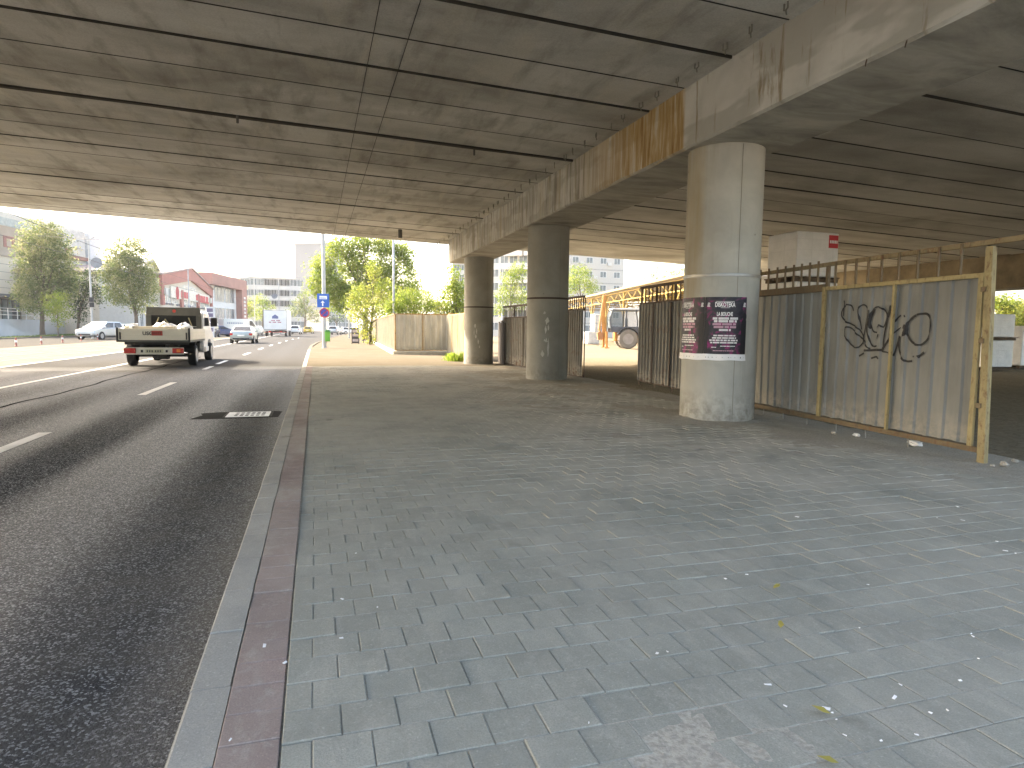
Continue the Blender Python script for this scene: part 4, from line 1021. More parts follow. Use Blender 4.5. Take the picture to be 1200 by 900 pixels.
# backhoe loader in the yard
P = G(733, 408.3)
K = root('backhoe_loader', 'backhoe loader with grey cab, dusty rear tyre and folded ochre boom in the yard', 'excavator', (P.x, P.y, 0.0), radians(-107))
ochre_b = m_rustpaint('ochre_machine_paint', (.50, .22, .05), .3); grey_b = M('machine_grey', (.085, .09, .10), .5)
dusty = M('dusty_tyre', (.20, .175, .145), .9)
def bigwheel(x, y, r, w_, s):
    mb = MB(); mb.lathe([(r*.55, -w_/2), (r*.9, -w_/2), (r, -w_*.3), (r, w_*.3), (r*.9, w_/2), (r*.55, w_/2)], (0, 0, 0), 'x', 32, False)
    for q in range(22):
        a = 2*pi*q/22; mb.bar((-w_*.45, (r-.01)*cos(a), (r-.01)*sin(a)), (w_*.45, (r-.01)*cos(a+.16), (r-.01)*sin(a+.16)), .06, .05)
    W = mb.build('wheel', dusty, K); W.location = (x, y, r)
    mb = MB(); mb.lathe([(.03, s*w_*.30), (r*.2, s*w_*.34), (r*.25, s*w_*.2), (r*.45, s*w_*.22), (r*.57, s*w_*.46), (r*.62, s*w_*.44)], (0, 0, 0), 'x', 24); mb.build('rim', M('dusty_rim', (.30, .27, .24), .8), W, smooth='auto')
for s in (-1, 1): bigwheel(s*.86, 0, .72, .45, s); bigwheel(s*.86, 2.25, .50, .36, s)
mb = MB(); mb.prism([(-.9, .55), (-.9, 1.3), (.95, 1.3), (1.1, 1.5), (2.9, 1.35), (3.0, .6)], 'x', -.52, .52); mb.build('body', ochre_b, K, bevel=.04)
mb = MB()
for s in (-1, 1):
    mb.loft([[(s*.62, r*cos(a), .72+r*sin(a)) for r in (.80, .86)]+[(s*1.1, r*cos(a), .72+r*sin(a)) for r in (.86, .80)] for a in [pi*.02+pi*.85*q/14 for q in range(15)]])
mb.build('fender', M('black_fender', (.05, .05, .055), .6), K)
C0 = [(-1.2, 1.25), (-1.32, 2.2), (-1.1, 2.88), (.85, 2.88), (1.0, 2.1), (.95, 1.25)]
mb = MB()
for s in (-1, 1):
    for a, b in zip(C0, C0[1:]+C0[:1]): mb.bar((s*.72, a[0], a[1]), (s*.72, b[0], b[1]), .09, .09)
    mb.bar((s*.72, -.15, 1.3), (s*.72, -.1, 2.88), .09, .09)
mb.bar((-.72, -1.1, 2.86), (.72, -1.1, 2.86), .09, .09); mb.bar((-.72, .85, 2.86), (.72, .85, 2.86), .09, .09)
mb.build('cab_frame', grey_b, K)
MB().box(-.78, .78, -1.2, .92, 2.86, 2.98).build('cab_roof', M('cab_roof_white', (.55, .55, .54), .5), K, bevel=.04)
for s in (-1, 1): MB().box(s*.72-.03, s*.72+.03, -1.2, .95, 1.26, 1.62).build('door', grey_b, K)
for s in (-1, 1):
    mb = MB(); mb.add([(s*.70, y, z) for y, z in [(-1.2, 1.62), (.95, 1.62), (.97, 2.1), (.85, 2.84), (-1.08, 2.84), (-1.28, 2.2)]], [(0, 1, 2, 3, 4, 5)]); mb.build('side_window', mg, K)
mb = MB(); mb.add([(-.68, -1.24, 1.5), (.68, -1.24, 1.5), (.68, -1.30, 2.2), (-.68, -1.30, 2.2)], [(0, 1, 2, 3)]); mb.add([(-.68, -1.31, 2.22), (.68, -1.31, 2.22), (.68, -1.12, 2.84), (-.68, -1.12, 2.84)], [(0, 1, 2, 3)]); mb.build('rear_window', m_glass('pale_machine_glass', (.16, .20, .21), .04), K, solid=.01)
mb = MB(); mb.box(-.25, .25, -.5, .0, 1.3, 1.5); mb.box(-.24, .24, -.05, .08, 1.5, 2.25); mb.build('seat', blackp, K, bevel=.04)
mb = MB()
for s in (-1, 1): mb.bar((s*.11, -1.62, .8), (s*.10, -1.72, 2.4), .07, .26); mb.bar((s*.10, -1.72, 2.4), (s*.09, -1.64, 3.95), .07, .22)
mb.bar((0, -1.66, 3.95), (0, -1.62, 3.6), .2, .2); mb.build('boom', ochre_b, K, bevel=.01)
mb = MB(); mb.bar((0, -1.70, 4.0), (0, -2.02, 1.3), .16, .16); mb.tube([(0, -1.85, 2.0), (0, -1.70, 3.6)], .05, 8); mb.build('dipper', m_rustpaint('light_ochre_paint', (.52, .30, .12), .35), K, bevel=.01)
mb = MB(); mb.prism([(-2.10, .62), (-2.18, 1.15), (-1.92, 1.3), (-1.72, .95), (-1.78, .6)], 'x', -.22, .22); mb.build('bucket', M('worn_bucket', (.36, .18, .08), .8), K)
for s in (-1, 1):
    mb = MB(); mb.bar((s*.75, -1.55, 1.25), (s*.95, -1.55, .08), .13, .15); mb.box(s*.95-.22, s*.95+.22, -1.72, -1.38, 0.03, .09); mb.build('stabiliser', ochre_b, K, bevel=.01)
mb = MB()
for s in (-1, 1): mb.bar((s*.62, 1.0, 1.35), (s*.66, 3.5, .55), .1, .2)
mb.build('loader_arm', ochre_b, K)
mb = MB(); mb.prism([(3.3, .15), (3.25, .95), (3.5, .9), (3.55, .3), (4.2, .12)], 'x', -1.15, 1.15); mb.build('loader_bucket', ochre_b, K)

# ------------------------------------------------------------------ buildings
def along(p, d, px, py=385):                       # distance along direction d from p to the sight line of a photo column
    q = (p[0]+d[0], p[1]+d[1]); return PL(px, py, (p[0], p[1]), q)
win_m = m_glass('dark_window', (.16, .18, .185), .12); winb_m = m_glass('blue_window', (.22, .27, .28), .1); wframe = M('window_frame', (.66, .66, .64), .6)  # panes paled, distance haze painted into the glass colour
def window_proto(par, w_, h, nm=2, frame=None, gl=None, name='window', d=.14):
    mb = MB(); t = .07
    for a in ((0, w_, 0, t), (0, w_, h-t, h), (0, t, t, h-t), (w_-t, w_, t, h-t)): mb.box(a[0], a[1], -.05, d, a[2], a[3])
    for k in range(1, nm): x = w_*k/nm; mb.box(x-.03, x+.03, -.045, d, t, h-t)
    mb.cur = 1; mb.box(t, w_-t, .0, .012, t, h-t)
    return mb.build(name, [frame or wframe, gl or win_m], par)
def win_grid(par, xs, zs, w_, h, nm=2, frame=None, gl=None, first=None, y=-.02):
    for z in zs:
        for x in xs:
            if first is None: first = window_proto(par, w_, h, nm, frame, gl); o = first
            else: o = first.copy(); col.objects.link(o)
            o.location = (x, y, z)
    return first
def wallbox(par, L, D, Hh, m, name='wall'):
    return MB().box(0, L, 0, D, -.3, Hh).build(name, m, par)

# big civic block, far left
d = Vector((.218, .976)); pB = PY(104, 390, 112.0); sA = along(pB, d, -70)[0]; L = -sA
A = (pB.x+d.x*sA, pB.y+d.y*sA)
B1 = root('department_store', 'long grey and brown flat roofed block with dull red letters at the left edge', 'building', (A[0], A[1], RZ), atan2(d.y, d.x))
zz = lambda px, py: PL(px, py, A, (A[0]+d.x, A[1]+d.y))
ht = zz(104, 273)[1]; b0z, b1z = zz(8, 300)[1], zz(8, 265)[1]; top0 = zz(8, 251)[1]; can = zz(8, 346)[1]
split = zz(60, 385)[0]
cream_w = M('cream_render', (.50, .47, .40), .9, var=.08); grey_w = M('grey_render', (.48, .46, .41), .9, var=.08); brown_w = M('brown_cladding', (.33, .27, .205), .8, var=.12, scale=.5)
wallbox(B1, L, 22, ht, grey_w)
MB().box(0, split, -.25, -.003, b0z, b1z).build('cladding_band', brown_w, B1)
MB().box(0, split, -.12, -.003, can, b0z-.05).build('cladding_panel', M('beige_cladding', (.50, .44, .34), .85, var=.06, scale=.4), B1)
mb = MB()
for k in range(1, 5): mb.box(0, split, -.135, -.115, can+(b0z-can)*k/5-.03, can+(b0z-can)*k/5+.03)
mb.build('cladding_joint', M('joint_grey', (.2, .19, .17), .9), B1)
MB().box(0, split, -.08, -.003, b1z+.1, top0-.4).build('clerestory', M('grey_green_glass', (.28, .31, .29), .3), B1)
mb = MB()
for k in range(34): mb.box(split+.6+k*(L-split-1)/34, split+.6+(k+.55)*(L-split-1)/34, -.22, -.003, ht-2.6, ht+.2)
mb.build('parapet_rib', M('pale_ribs', (.58, .57, .54), .85), B1)
MB().box(split, L, -.5, -.003, ht-4.3, ht-3.8).build('canopy_strip', M('red_brown_strip', (.30, .15, .11), .8), B1)
MB().box(0, split+3, -2.2, -.003, can-.3, can+.1).build('canopy', M('dark_canopy', (.07, .075, .08), .6), B1)
xs0 = zz(0, 385)[0]
mb = MB()
for k in range(5):
    x = xs0+1.0+k*3.1; mb.cur = 0; mb.box(x, x+2.4, -.27, -.25, b0z+(b1z-b0z)*.30, b0z+(b1z-b0z)*.34)
    mb.box(x, x+.5, -.32, -.25, b0z+(b1z-b0z)*.32, b0z+(b1z-b0z)*.68)
    if k % 3 != 1: mb.box(x+1.5, x+2.0, -.32, -.25, b0z+(b1z-b0z)*.32, b0z+(b1z-b0z)*.68)
    if k % 2 == 0: mb.box(x+.5, x+1.5, -.32, -.25, b0z+(b1z-b0z)*.60, b0z+(b1z-b0z)*.68)
    else: mb.box(x+.5, x+1.5, -.32, -.25, b0z+(b1z-b0z)*.46, b0z+(b1z-b0z)*.54)
mb.build('lettering', M('dull_red_letters', (.27, .12, .095), .7), B1)
shop = window_proto(B1, 3.2, can-2.3, 3, M('dark_frame', (.06, .065, .07), .5), winb_m, 'shopfront'); shop.location = (xs0-7, -.03, 1.9)
for k in range(1, 12):
    o = shop.copy(); col.objects.link(o); o.location = (xs0-7+k*3.7, -.03, 1.9)
for k in range(6): MB().box(xs0+k*7, xs0+k*7+.5, -2.0, -1.5, .0, can-.3).build('pillar', M('dark_canopy', (.07, .075, .08), .6), B1)
win_grid(B1, [split+3+k*4.2 for k in range(9)], [5.0, 8.4], 2.2, 1.7, 2)
# end bay, lower
pE = PY(118, 390, 119.0)
B1b = root('office_block', 'narrow blank grey block closing off the far end of the civic building', 'building', (pB.x+.3, pB.y+.8, RZ), atan2(pE.y-pB.y, pE.x-pB.x))
Lb = hypot(pE.x-pB.x, pE.y-pB.y); hb = PY(118, 279, pE.y)[2]
wallbox(B1b, Lb, 14, hb, M('pale_grey_render', (.47, .49, .50), .9)); win_grid(B1b, [1+k*2.6 for k in range(max(1, int(Lb/2.7)))], [4, 8], 1.5, 1.6)

# ramp wall and rail in front of it
WX = -31.0
R = root('ramp_wall', 'pale blue grey ramp wall with steps in front of the shopfronts on the left', 'wall', (WX, 58, RZ), pi/2)
MB().box(0, 62, -.0, .35, 0, 1.85).build('wall', M('pale_blue_wall', (.44, .47, .49), .9, var=.08, scale=.5), R)
mb = MB(); mb.prism([(4, .02), (24, .02), (12, 1.78), (4, 1.78)], 'y', -2.2, -.004); mb.build('ramp', M('pale_blue_wall', (.44, .47, .49), .9), R)
R = root('railing', 'thin white tube railing along the top of the pale ramp wall', 'railing', (WX, 58, RZ+1.85), pi/2)
mb = MB()
for z in (.45, .85, 1.15): mb.tube([(0, .18, z), (62, .18, z)], .03, 6)
mb.build('handrail', M('white_tube', (.66, .67, .66), .5), R)
p0_ = None
for k in range(28):
    if p0_ is None: p0_ = MB().tube([(0, .18, 0), (0, .18, 1.16)], .035, 6).build('post', M('white_tube', (.66, .67, .66), .5), R); o = p0_
    else: o = p0_.copy(); col.objects.link(o)
    o.location = (.4+k*2.25, 0, 0)
grass_m = m_leaf('grass_blades', (.05, .09, .015), (.09, .15, .03), (.16, .2, .05))
rr = random.Random(3); mb = MB()
for _ in range(9000):
    x, y = rr.uniform(-30.3, -26.6), 64+rr.random()**.8*50; h = rr.uniform(.07, .2); a = rr.uniform(0, 6.3); b = .025
    mb.add([(x-b*cos(a), y-b*sin(a), RZ+.05), (x+b*cos(a), y+b*sin(a), RZ+.05), (x+rr.uniform(-.06, .06), y+rr.uniform(-.06, .06), RZ+.05+h)], [(0, 1, 2)])
tag(mb.build('grass', grass_m), 'bright green grass verge along the far kerb', 'grass', kind='stuff')

# gable house behind the second tree
d = Vector((.037, .999)); pA = PY(160, 389, 90.0); L = along(pA, d, 190)[0]
R = root('gable_house', 'pale rendered house with a grey pitched roof half hidden by the second street tree', 'building', (pA.x, pA.y, RZ), atan2(d.y, d.x))
h0 = PL(190, 328, (pA.x, pA.y), (pA.x+d.x, pA.y+d.y))[1]; h1 = h0+2.2
mb = MB(); mb.prism([(0, -.3), (L, -.3), (L, h0), (L*.62, h1), (0, h0)], 'y', 0, 4); mb.build('wall', M('pale_render', (.55, .54, .52), .9, var=.06), R)
mb = MB(); mb.prism([(-.4, h0+.02), (L*.62, h1+.05), (L+.4, h0), (L+.4, h0+.25), (L*.62, h1+.35), (-.4, h0+.27)], 'y', -.4, 4.4); mb.build('roof', M('grey_tin_roof', (.30, .30, .30), .7), R)
win_grid(R, [1.5+k*3.0 for k in range(int(L/3.2))], [1.2, 4.4, 7.2][:3 if h0 > 8.5 else 2], 1.5, 1.7)

# red gabled building with shop signs
d = Vector((.037, .999)); pA = PY(189, 388, 96.0); dd = (pA.x+d.x, pA.y+d.y); L = along(pA, d, 248)[0]
z_ = lambda px, py: PL(px, py, (pA.x, pA.y), dd)
R = root('red_gabled_building', 'red and cream gabled shop building with a red sign, seen above the truck cab', 'building', (pA.x, pA.y, RZ), atan2(d.y, d.x))
hl, hr = z_(193, 325)[1], z_(247, 342)[1]; he = (hl+hr)/2; xm, hp = z_(222, 317)
cream_b = M('shop_cream', (.58, .53, .44), .9, var=.06); red_b = M('red_fascia', (.38, .15, .12), .75, var=.1, scale=.6)  # fascia red paled so the colour carries distance haze
mb = MB(); mb.prism([(0, -.3), (L, -.3), (L, he), (xm, hp), (0, he)], 'y', 0, 16); mb.build('wall', cream_b, R)
mb = MB(); mb.prism([(-.3, he-1.1), (xm, hp-1.5), (L+.3, he-1.1), (L+.3, he+.35), (xm, hp+.3), (-.3, he+.35)], 'y', -.35, -.003)
for f in (.0, .31, .64, .97): mb.box(L*f-.05, L*f+L*.035, -.3, -.004, he-3.6, he-1.0)
mb.build('fascia', red_b, R)
mb = MB(); mb.prism([(-.5, he+.36), (xm, hp+.32), (L+.5, he+.36), (L+.5, he+.56), (xm, hp+.55), (-.5, he+.56)], 'y', -.5, 16.4); mb.build('roof', M('tin_roof_brown', (.32, .24, .22), .7), R)
win_grid(R, [L*.06, L*.17], [he-3.2], L*.095, 2.0, 3, None, winb_m); f3_ = win_grid(R, [L*.38, L*.51], [he-3.2], L*.11, 3.0, 3, None, winb_m); win_grid(R, [L*.70, L*.83], [he-3.2], L*.10, 1.9, 3, None, winb_m)
zs0, zs1 = z_(215, 350)[1], z_(215, 341)[1]
SB = MB().box(L*.14, L*.92, -.25, -.004, zs0-.1, zs1+.3).build('sign_board', M('sign_cream', (.68, .63, .54), .7), R)
mb = MB(); mb.lathe([(.95, -.03), (.95, 0), (.55, 0), (.55, -.03)], (L*.24, -.27, (zs0+zs1)/2+.1), 'y', 20)
for k, (a, b) in enumerate([(.30, .345), (.355, .40), (.41, .455), (.60, .645), (.655, .70), (.71, .755), (.765, .81), (.83, .88)]):
    x0, x1 = L*a, L*b; zc = (zs0+zs1)/2; mb.box(x0, x1, -.30, -.252, zc-.45, zc+.5)
mb.box(L*.66, L*.9, -.30, -.252, zs0-.08, zs0+.22)
mb.build('lettering', M('sign_red', (.50, .05, .06), .6), SB)
zt = zs0-1.0
mb = MB()
for k in range(22):
    if k % 5 != 4: mb.box(L*.04+k*L*.042, L*.04+k*L*.042+L*.032, -.06, -.004, zt-.18, zt+.18)
mb.build('small_lettering', M('dark_lettering', (.12, .12, .13), .7), R)
win_grid(R, [L*.03+k*L*.16 for k in range(6)], [max(.3, zt-3.6)], L*.13, 2.9, 3, None, winb_m)
mb = MB(); mb.cur = 0
for a in (.13, .29): mb.box(L*a, L*a+L*.075, -.12, -.05, zt-2.6, zt-.5)
mb.cur = 1
for a in (.13, .29): mb.prism([(L*a+L*.015, zt-1.8), (L*a+L*.06, zt-1.8), (L*a+L*.038, zt-1.0)], 'y', -.14, -.121)
mb.build('window_poster', [M('poster_red', (.48, .04, .06), .6), M('poster_pale', (.7, .66, .66), .6)], R)
for k, a in enumerate((.025, .91)): MB().box(L*a, L*a+1.2, -.55, -.05, zs0+.1, zs0+1.0).build('air_conditioner', M('ac_white', (.55, .54, .50), .6), R, bevel=.03)
# totem sign by the red building
P = PY(246.5, 388, 84.0); k = mpp(P)
R = root('totem_sign', 'tall white totem sign with stacked dark shop panels beside the navy car', 'sign', (P.x, P.y, RZ), radians(12))
MB().box(-4.2*k, 4.2*k, -.12, .12, 0, 36*k).build('panel', M('totem_white', (.66, .65, .66), .6), R)
mb = MB()
for q in range(5): mb.box(-3.2*k, 3.2*k, -.14, -.121, (7+q*5.7)*k, (11.3+q*5.7)*k)
mb.build('shop_panel', M('totem_purple', (.13, .11, .19), .6), R)

# red framed glass building
d = Vector((.174, .985)); pA = PY(243, 388, 128.0); dd = (pA.x+d.x, pA.y+d.y); L = along(pA, d, 283)[0]; z_ = lambda px, py: PL(px, py, (pA.x, pA.y), dd)
R = root('glass_office', 'white office with tall glazing inside a brick red frame behind the navy car', 'building', (pA.x, pA.y, RZ), atan2(d.y, d.x))
hh = z_(262, 325)[1]
wallbox(R, L, 15, hh-.5, M('office_white', (.60, .62, .62), .8, var=.05))
mb = MB(); mb.box(-.4, L+.3, -1.2, 15.2, hh-1.9, hh+.2); mb.box(L*.84, L+.3, -1.2, -.003, -.1, hh-1.92); mb.build('red_frame', M('brick_red_panel', (.33, .17, .14), .8, var=.1, scale=.5), R)
hw = (hh-4.6)/2
f5_ = window_proto(R, L*.27, hw, 3, M('office_white', (.60, .62, .62), .8), win_m); f5_.location = (L*.20, -.06, 1.8)
for x, z in ((L*.50, 1.8), (L*.20, 2.9+hw), (L*.50, 2.9+hw)):
    o = f5_.copy(); col.objects.link(o); o.location = (x, -.06, z)
mb = MB()
for q in range(7): mb.box(L*.90, L*.955, -1.26, -1.201, 2.5+q*(hh-5.5)/7, 2.5+(q+.62)*(hh-5.5)/7)
mb.build('lettering', M('white_letters', (.68, .64, .62), .6), R)

# flats across the end of the street
def block(name, label, px0, px1, Y0, Y1, pyt, depth, m, floors, cols, wsz, cat='building', group=None, fr=None, z0w=1.2, slabs=False, nm=2, trim=None, gl=None):
    a, b = PY(px0, 385, Y0), PY(px1, 385, Y1); L = hypot(b.x-a.x, b.y-a.y); R = root(name, label, cat, (a.x, a.y, -.05), atan2(b.y-a.y, b.x-a.x), group)
    hh = (PY(px0, pyt, Y0)[2]+PY(px1, pyt, Y1)[2])/2
    wallbox(R, L, depth, hh, m); MB().box(-.25, L+.25, -.25, depth+.25, hh+.002, hh+.5).build('roof', trim or M('roof_edge', (.42, .40, .37), .9), R)
    fh = hh/floors
    if cols: win_grid(R, [L*(k+.5)/cols-wsz[0]/2 for k in range(cols)], [fh*q+z0w for q in range(floors)], wsz[0], wsz[1], nm, fr, gl)
    if slabs:
        mb = MB()
        for q in range(1, floors): mb.box(-.02, L+.02, -.05, -.003, fh*q-.09, fh*q+.09)
        mb.build('floor_band', M('floor_band', (.36, .34, .31), .9), R)
    return R, L, hh, fh
offw = M('off_white_panels', (.52, .51, .48), .9, var=.06, scale=.4)
block('office_flats', 'long pale five storey block with rows of wide windows closing the view down the street', 291, 352, 205, 205, 327, 14, offw, 5, 8, (4.2, 1.9), nm=4, slabs=True)
block('yellow_corner_house', 'narrow cream yellow building squeezed between the red frame and the long pale block', 283, 292, 190, 192, 327, 12, M('cream_yellow_render', (.60, .53, .36), .9), 5, 2, (1.1, 1.8))
block('tower_block', 'tall plain grey tower rising behind the blue sign pole and big green tree', 347, 383, 255, 250, 286, 16, M('tower_grey', (.27, .27, .275), .9, var=.05), 11, 0, (1.6, 1.5))
Rt, L, hh, fh = block('white_commercial_block', 'low dark windowed block glimpsed under the big green tree at the street end', 385, 412, 230, 236, 369, 12, M('dark_grey_facade', (.30, .30, .31), .9), 3, 7, (1.6, 1.9))
block('grey_flats', 'pale grey flat roofed block seen just beyond the end of the bridge beam', 531, 572, 120, 120, 311, 14, M('pale_flats', (.50, .49, .47), .9, var=.06), 6, 5, (1.7, 1.5), slabs=True)
Rb, L, hh, fh = block('balcony_flats', 'cream flats with stacked balconies seen between the second and third columns', 574, 640, 118, 112, 268, 14, M('cream_flats', (.56, .53, .47), .9, var=.06), 8, 6, (1.6, 1.5))
bp = None
for q in range(1, 8):
    for x in (L*.30, L*.62):
        if bp is None:
            mb = MB(); mb.box(0, 3.2, -1.3, -.06, 0, .14); mb.box(0, 3.2, -1.3, -1.22, .141, 1.05); mb.box(0, .08, -1.219, -.06, .141, 1.05); mb.box(3.12, 3.2, -1.219, -.06, .141, 1.05)
            bp = mb.build('balcony', M('balcony_panel', (.60, .57, .52), .9), Rb); o = bp
        else: o = bp.copy(); col.objects.link(o)
        o.location = (x, 0, fh*q)
Rf, L, hh, fh = block('panel_flats', 'pale panel flats with small paired windows above the yellow shed', 648, 729, 128, 128, 283, 13, M('panel_cream', (.53, .50, .45), .9, var=.05), 7, 5, (1.5, 1.3), slabs=True)
ac = None
rr = random.Random(9)
for q in range(3, 7):
    for k in range(5):
        if rr.random() < .5:
            if ac is None: ac = MB().box(0, .9, -.45, -.05, 0, .6).build('air_conditioner', M('ac_white', (.55, .54, .50), .6), Rf, bevel=.03); o = ac
            else: o = ac.copy(); col.objects.link(o)
            o.location = (L*(k+.5)/5+.9, 0, fh*q+.9)

# ------------------------------------------------------------------ trees
bark = M('bark', (.13, .10, .075), .95, bump=.5); bark_p = M('pale_bark', (.24, .21, .17), .95, bump=.4)
leafA = m_leaf('leaf_grey_green', (.06, .095, .03), (.13, .17, .06), (.28, .29, .14))
leafB = m_leaf('leaf_fresh_green', (.075, .125, .018), (.17, .24, .035), (.30, .34, .07))
leafC = m_leaf('leaf_yellow_green', (.12, .17, .025), (.20, .25, .04), (.30, .31, .06))
leafD = m_leaf('leaf_dark', (.014, .028, .014), (.028, .050, .020), (.065, .090, .030))
LIGHT = {'leaf_grey_green': m_leaf('leaf_silvery', (.13, .15, .06), (.26, .27, .12), (.42, .40, .22)), 'leaf_fresh_green': m_leaf('leaf_lime', (.14, .19, .03), (.25, .29, .05), (.36, .37, .10)),
         'leaf_yellow_green': m_leaf('leaf_yellow', (.22, .26, .05), (.33, .34, .07), (.44, .40, .11)), 'leaf_dark': m_leaf('leaf_mid', (.035, .055, .025), (.06, .085, .035), (.12, .14, .06))}
def tree(name, label, base, Y, blobs, dens, lsz, lm, tr=.14, group=None, cat='tree', bk=None, seed=1, flat=.8, z0=None, droop=.0):
    rr = random.Random(seed)
    Pb = PY(base[0], base[1], Y); gz = 0 if z0 is None else z0
    R = root(name, label, cat, (Pb.x, Pb.y, gz), 0, group)
    k = mpp((Pb.x, Pb.y, 1.3)); lv = MB(); cents = []
    for bx, by, rx, ry in blobs:
        c = PY(bx, by, Y+rr.uniform(-.35, .35)*rx*k); a, b = rx*k, ry*k; cents.append((c, a, b))
        n = max(10, int(dens*(rx*ry)/100))
        for _ in range(n):
            v = Vector((rr.gauss(0, 1), rr.gauss(0, 1), rr.gauss(0, 1))).normalized()*(rr.random()**.33)
            cl = Vector((c.x+v.x*a, c.y+v.y*a*flat, c.z+v.z*b)); cr = rr.uniform(.5, 1.25)*lsz*2.3
            lv.cur = 1 if mn.noise(cl*1.1/(lsz*4)+Vector((seed, 0, 0)))+rr.gauss(0, .15) > .08 else 0
            for _ in range(rr.randint(9, 17)):
                u = Vector((rr.gauss(0, 1), rr.gauss(0, 1), rr.gauss(0, .75)))*cr*.55
                p = cl+u-Vector((Pb.x, Pb.y, gz))
                nrm = (u.normalized()+Vector((rr.gauss(0, .7), rr.gauss(0, .7), .5+rr.gauss(0, .6)))).normalized()
                t = nrm.cross(Vector((rr.gauss(0, 1), rr.gauss(0, 1), rr.gauss(0, 1)))).normalized(); s = nrm.cross(t); L = lsz*rr.uniform(.5, 1.15); W = L*rr.uniform(.35, .55)
                lv.add([p-t*L*.5, p+s*W*.5-nrm*W*.12, p+t*L*.5-nrm*L*.1*droop, p-s*W*.5-nrm*W*.12], [(0, 1, 2, 3)])
    lv.build('crown', [lm, LIGHT[lm.name]], R)
    tk = MB(); cents.sort(key=lambda e: e[0].z); lowest = cents[0]
    cz = sum(e[0].z for e in cents)/len(cents)-gz; ct = sum((e[0] for e in cents), Vector())/len(cents)-Vector((Pb.x, Pb.y, gz))
    hs = [0, .12, .35, .7, 1.0]
    tk.tube([(ct.x*f*f+.05*sin(f*9+seed)*tr*4, ct.y*f*f, cz*f) for f in hs], [tr*1.35, tr*1.05, tr*.9, tr*.7, tr*.42], 10)
    for c, a, b in cents:
        e = c-Vector((Pb.x, Pb.y, gz)); f = min(.85, max(.3, .45+.3*rr.random())); s = Vector((ct.x*f*f, ct.y*f*f, cz*f))
        if e.z < s.z: s = Vector((ct.x*.1, ct.y*.1, max(.2, e.z*.55)))
        m = (s+e)/2+Vector((rr.gauss(0, .1)*a, 0, .12*b)); tk.tube([s, m, e], [tr*.45, tr*.28, tr*.1], 6)
        for _ in range(4):
            q = e+Vector((rr.uniform(-.8, .8)*a, rr.uniform(-.8, .8)*a, rr.uniform(-.3, .9)*b)); tk.tube([m, (m+q)/2+Vector((0, 0, .1*b)), q], [tr*.16, tr*.1, tr*.035], 4)
    tk.build('trunk', bk or bark, R, smooth=True)
    return R
ST = 'street trees on the far pavement'
tree('street_tree', 'tall bushy street tree before the civic block, its left side sunlit', (50, 391), 82, [(48, 276, 21, 22), (33, 298, 15, 24), (66, 292, 20, 24), (76, 318, 16, 22), (45, 315, 22, 22), (38, 342, 19, 20), (62, 338, 22, 20), (78, 342, 13, 16), (28, 340, 9, 16), (47, 360, 20, 9)], 44, .30, leafA, .22, ST, seed=3, z0=RZ)
tree('street_tree', 'oval street tree with a visible bare trunk rising behind the truck tailgate', (161, 391), 80, [(152, 291, 17, 18), (135, 303, 14, 17), (165, 312, 16, 22), (146, 318, 21, 22), (126, 322, 10, 15), (172, 335, 13, 18), (150, 342, 20, 17), (166, 356, 14, 12), (134, 345, 11, 12)], 46, .29, leafA, .20, ST, seed=4, z0=RZ)
tree('dark_tree', 'small dark evergreen between the two big street trees above the silver hatchback', (91, 391), 84, [(90, 340, 12, 18), (93, 362, 10, 16), (104, 332, 11, 16), (112, 345, 10, 12)], 44, .26, leafD, .14, None, seed=5, z0=RZ)
tree('shrub', 'light green shrub glowing in the sun at the foot of the tall left tree', (68, 388), 78, [(66, 352, 14, 11), (60, 361, 9, 7), (75, 364, 11, 9), (68, 374, 8, 8)], 40, .22, leafB, .06, None, 'shrub', seed=6, z0=RZ)
tree('big_green_tree', 'largest round green tree behind the blue lane sign and the cream fence', (428, 398), 72, [(380, 316, 15, 17), (400, 292, 17, 14), (426, 284, 16, 11), (452, 290, 16, 13), (472, 297, 13, 13), (480, 316, 7, 12), (388, 340, 19, 15), (418, 312, 20, 18), (450, 318, 18, 17), (410, 342, 19, 13), (371, 334, 9, 11), (398, 358, 14, 8), (436, 334, 18, 14), (468, 338, 12, 11), (460, 352, 16, 10), (484, 336, 9, 10), (478, 350, 12, 8)], 72, .31, leafB, .26, None, seed=7)
tree('yellow_tree', 'yellowing tree drooping over the far end of the cream fence', (434, 404), 52, [(437, 318, 7, 17), (424, 346, 15, 14), (450, 340, 14, 15), (440, 360, 24, 13), (418, 366, 11, 12), (464, 358, 14, 11), (428, 384, 9, 12), (436, 399, 5, 8), (412, 352, 7, 8), (472, 346, 8, 9)], 46, .19, leafC, .10, None, seed=8, droop=1)
SH = 'leafy shrubs rising over the cream fence'
for i, (b, Y, bl, lab, lm) in enumerate([((478, 402), 37.5, [(466, 356, 15, 11), (482, 350, 13, 12), (476, 363, 17, 8), (455, 362, 10, 8)], 'pale green shrub topping the cream fence near its street corner', leafB), ((500, 402), 38, [(498, 354, 14, 12), (510, 362, 13, 9), (490, 364, 10, 6)], 'rounded light shrub over the middle of the cream fence', leafB), ((517, 402), 36.5, [(518, 359, 11, 10), (526, 365, 8, 7)], 'low yellowish shrub over the rusty post of the cream fence', leafC)]):
    tree('shrub', lab, b, Y, bl, 62, .13, lm, .05, SH, 'shrub', seed=20+i)
tree('young_tree', 'slender young tree with bright leaves right of the tall lamp, near the beam end', (533, 402), 36, [(531, 325, 7, 14), (527, 345, 11, 14), (540, 342, 9, 14), (535, 364, 12, 10), (545, 360, 6, 10)], 52, .15, leafB, .05, None, seed=9)
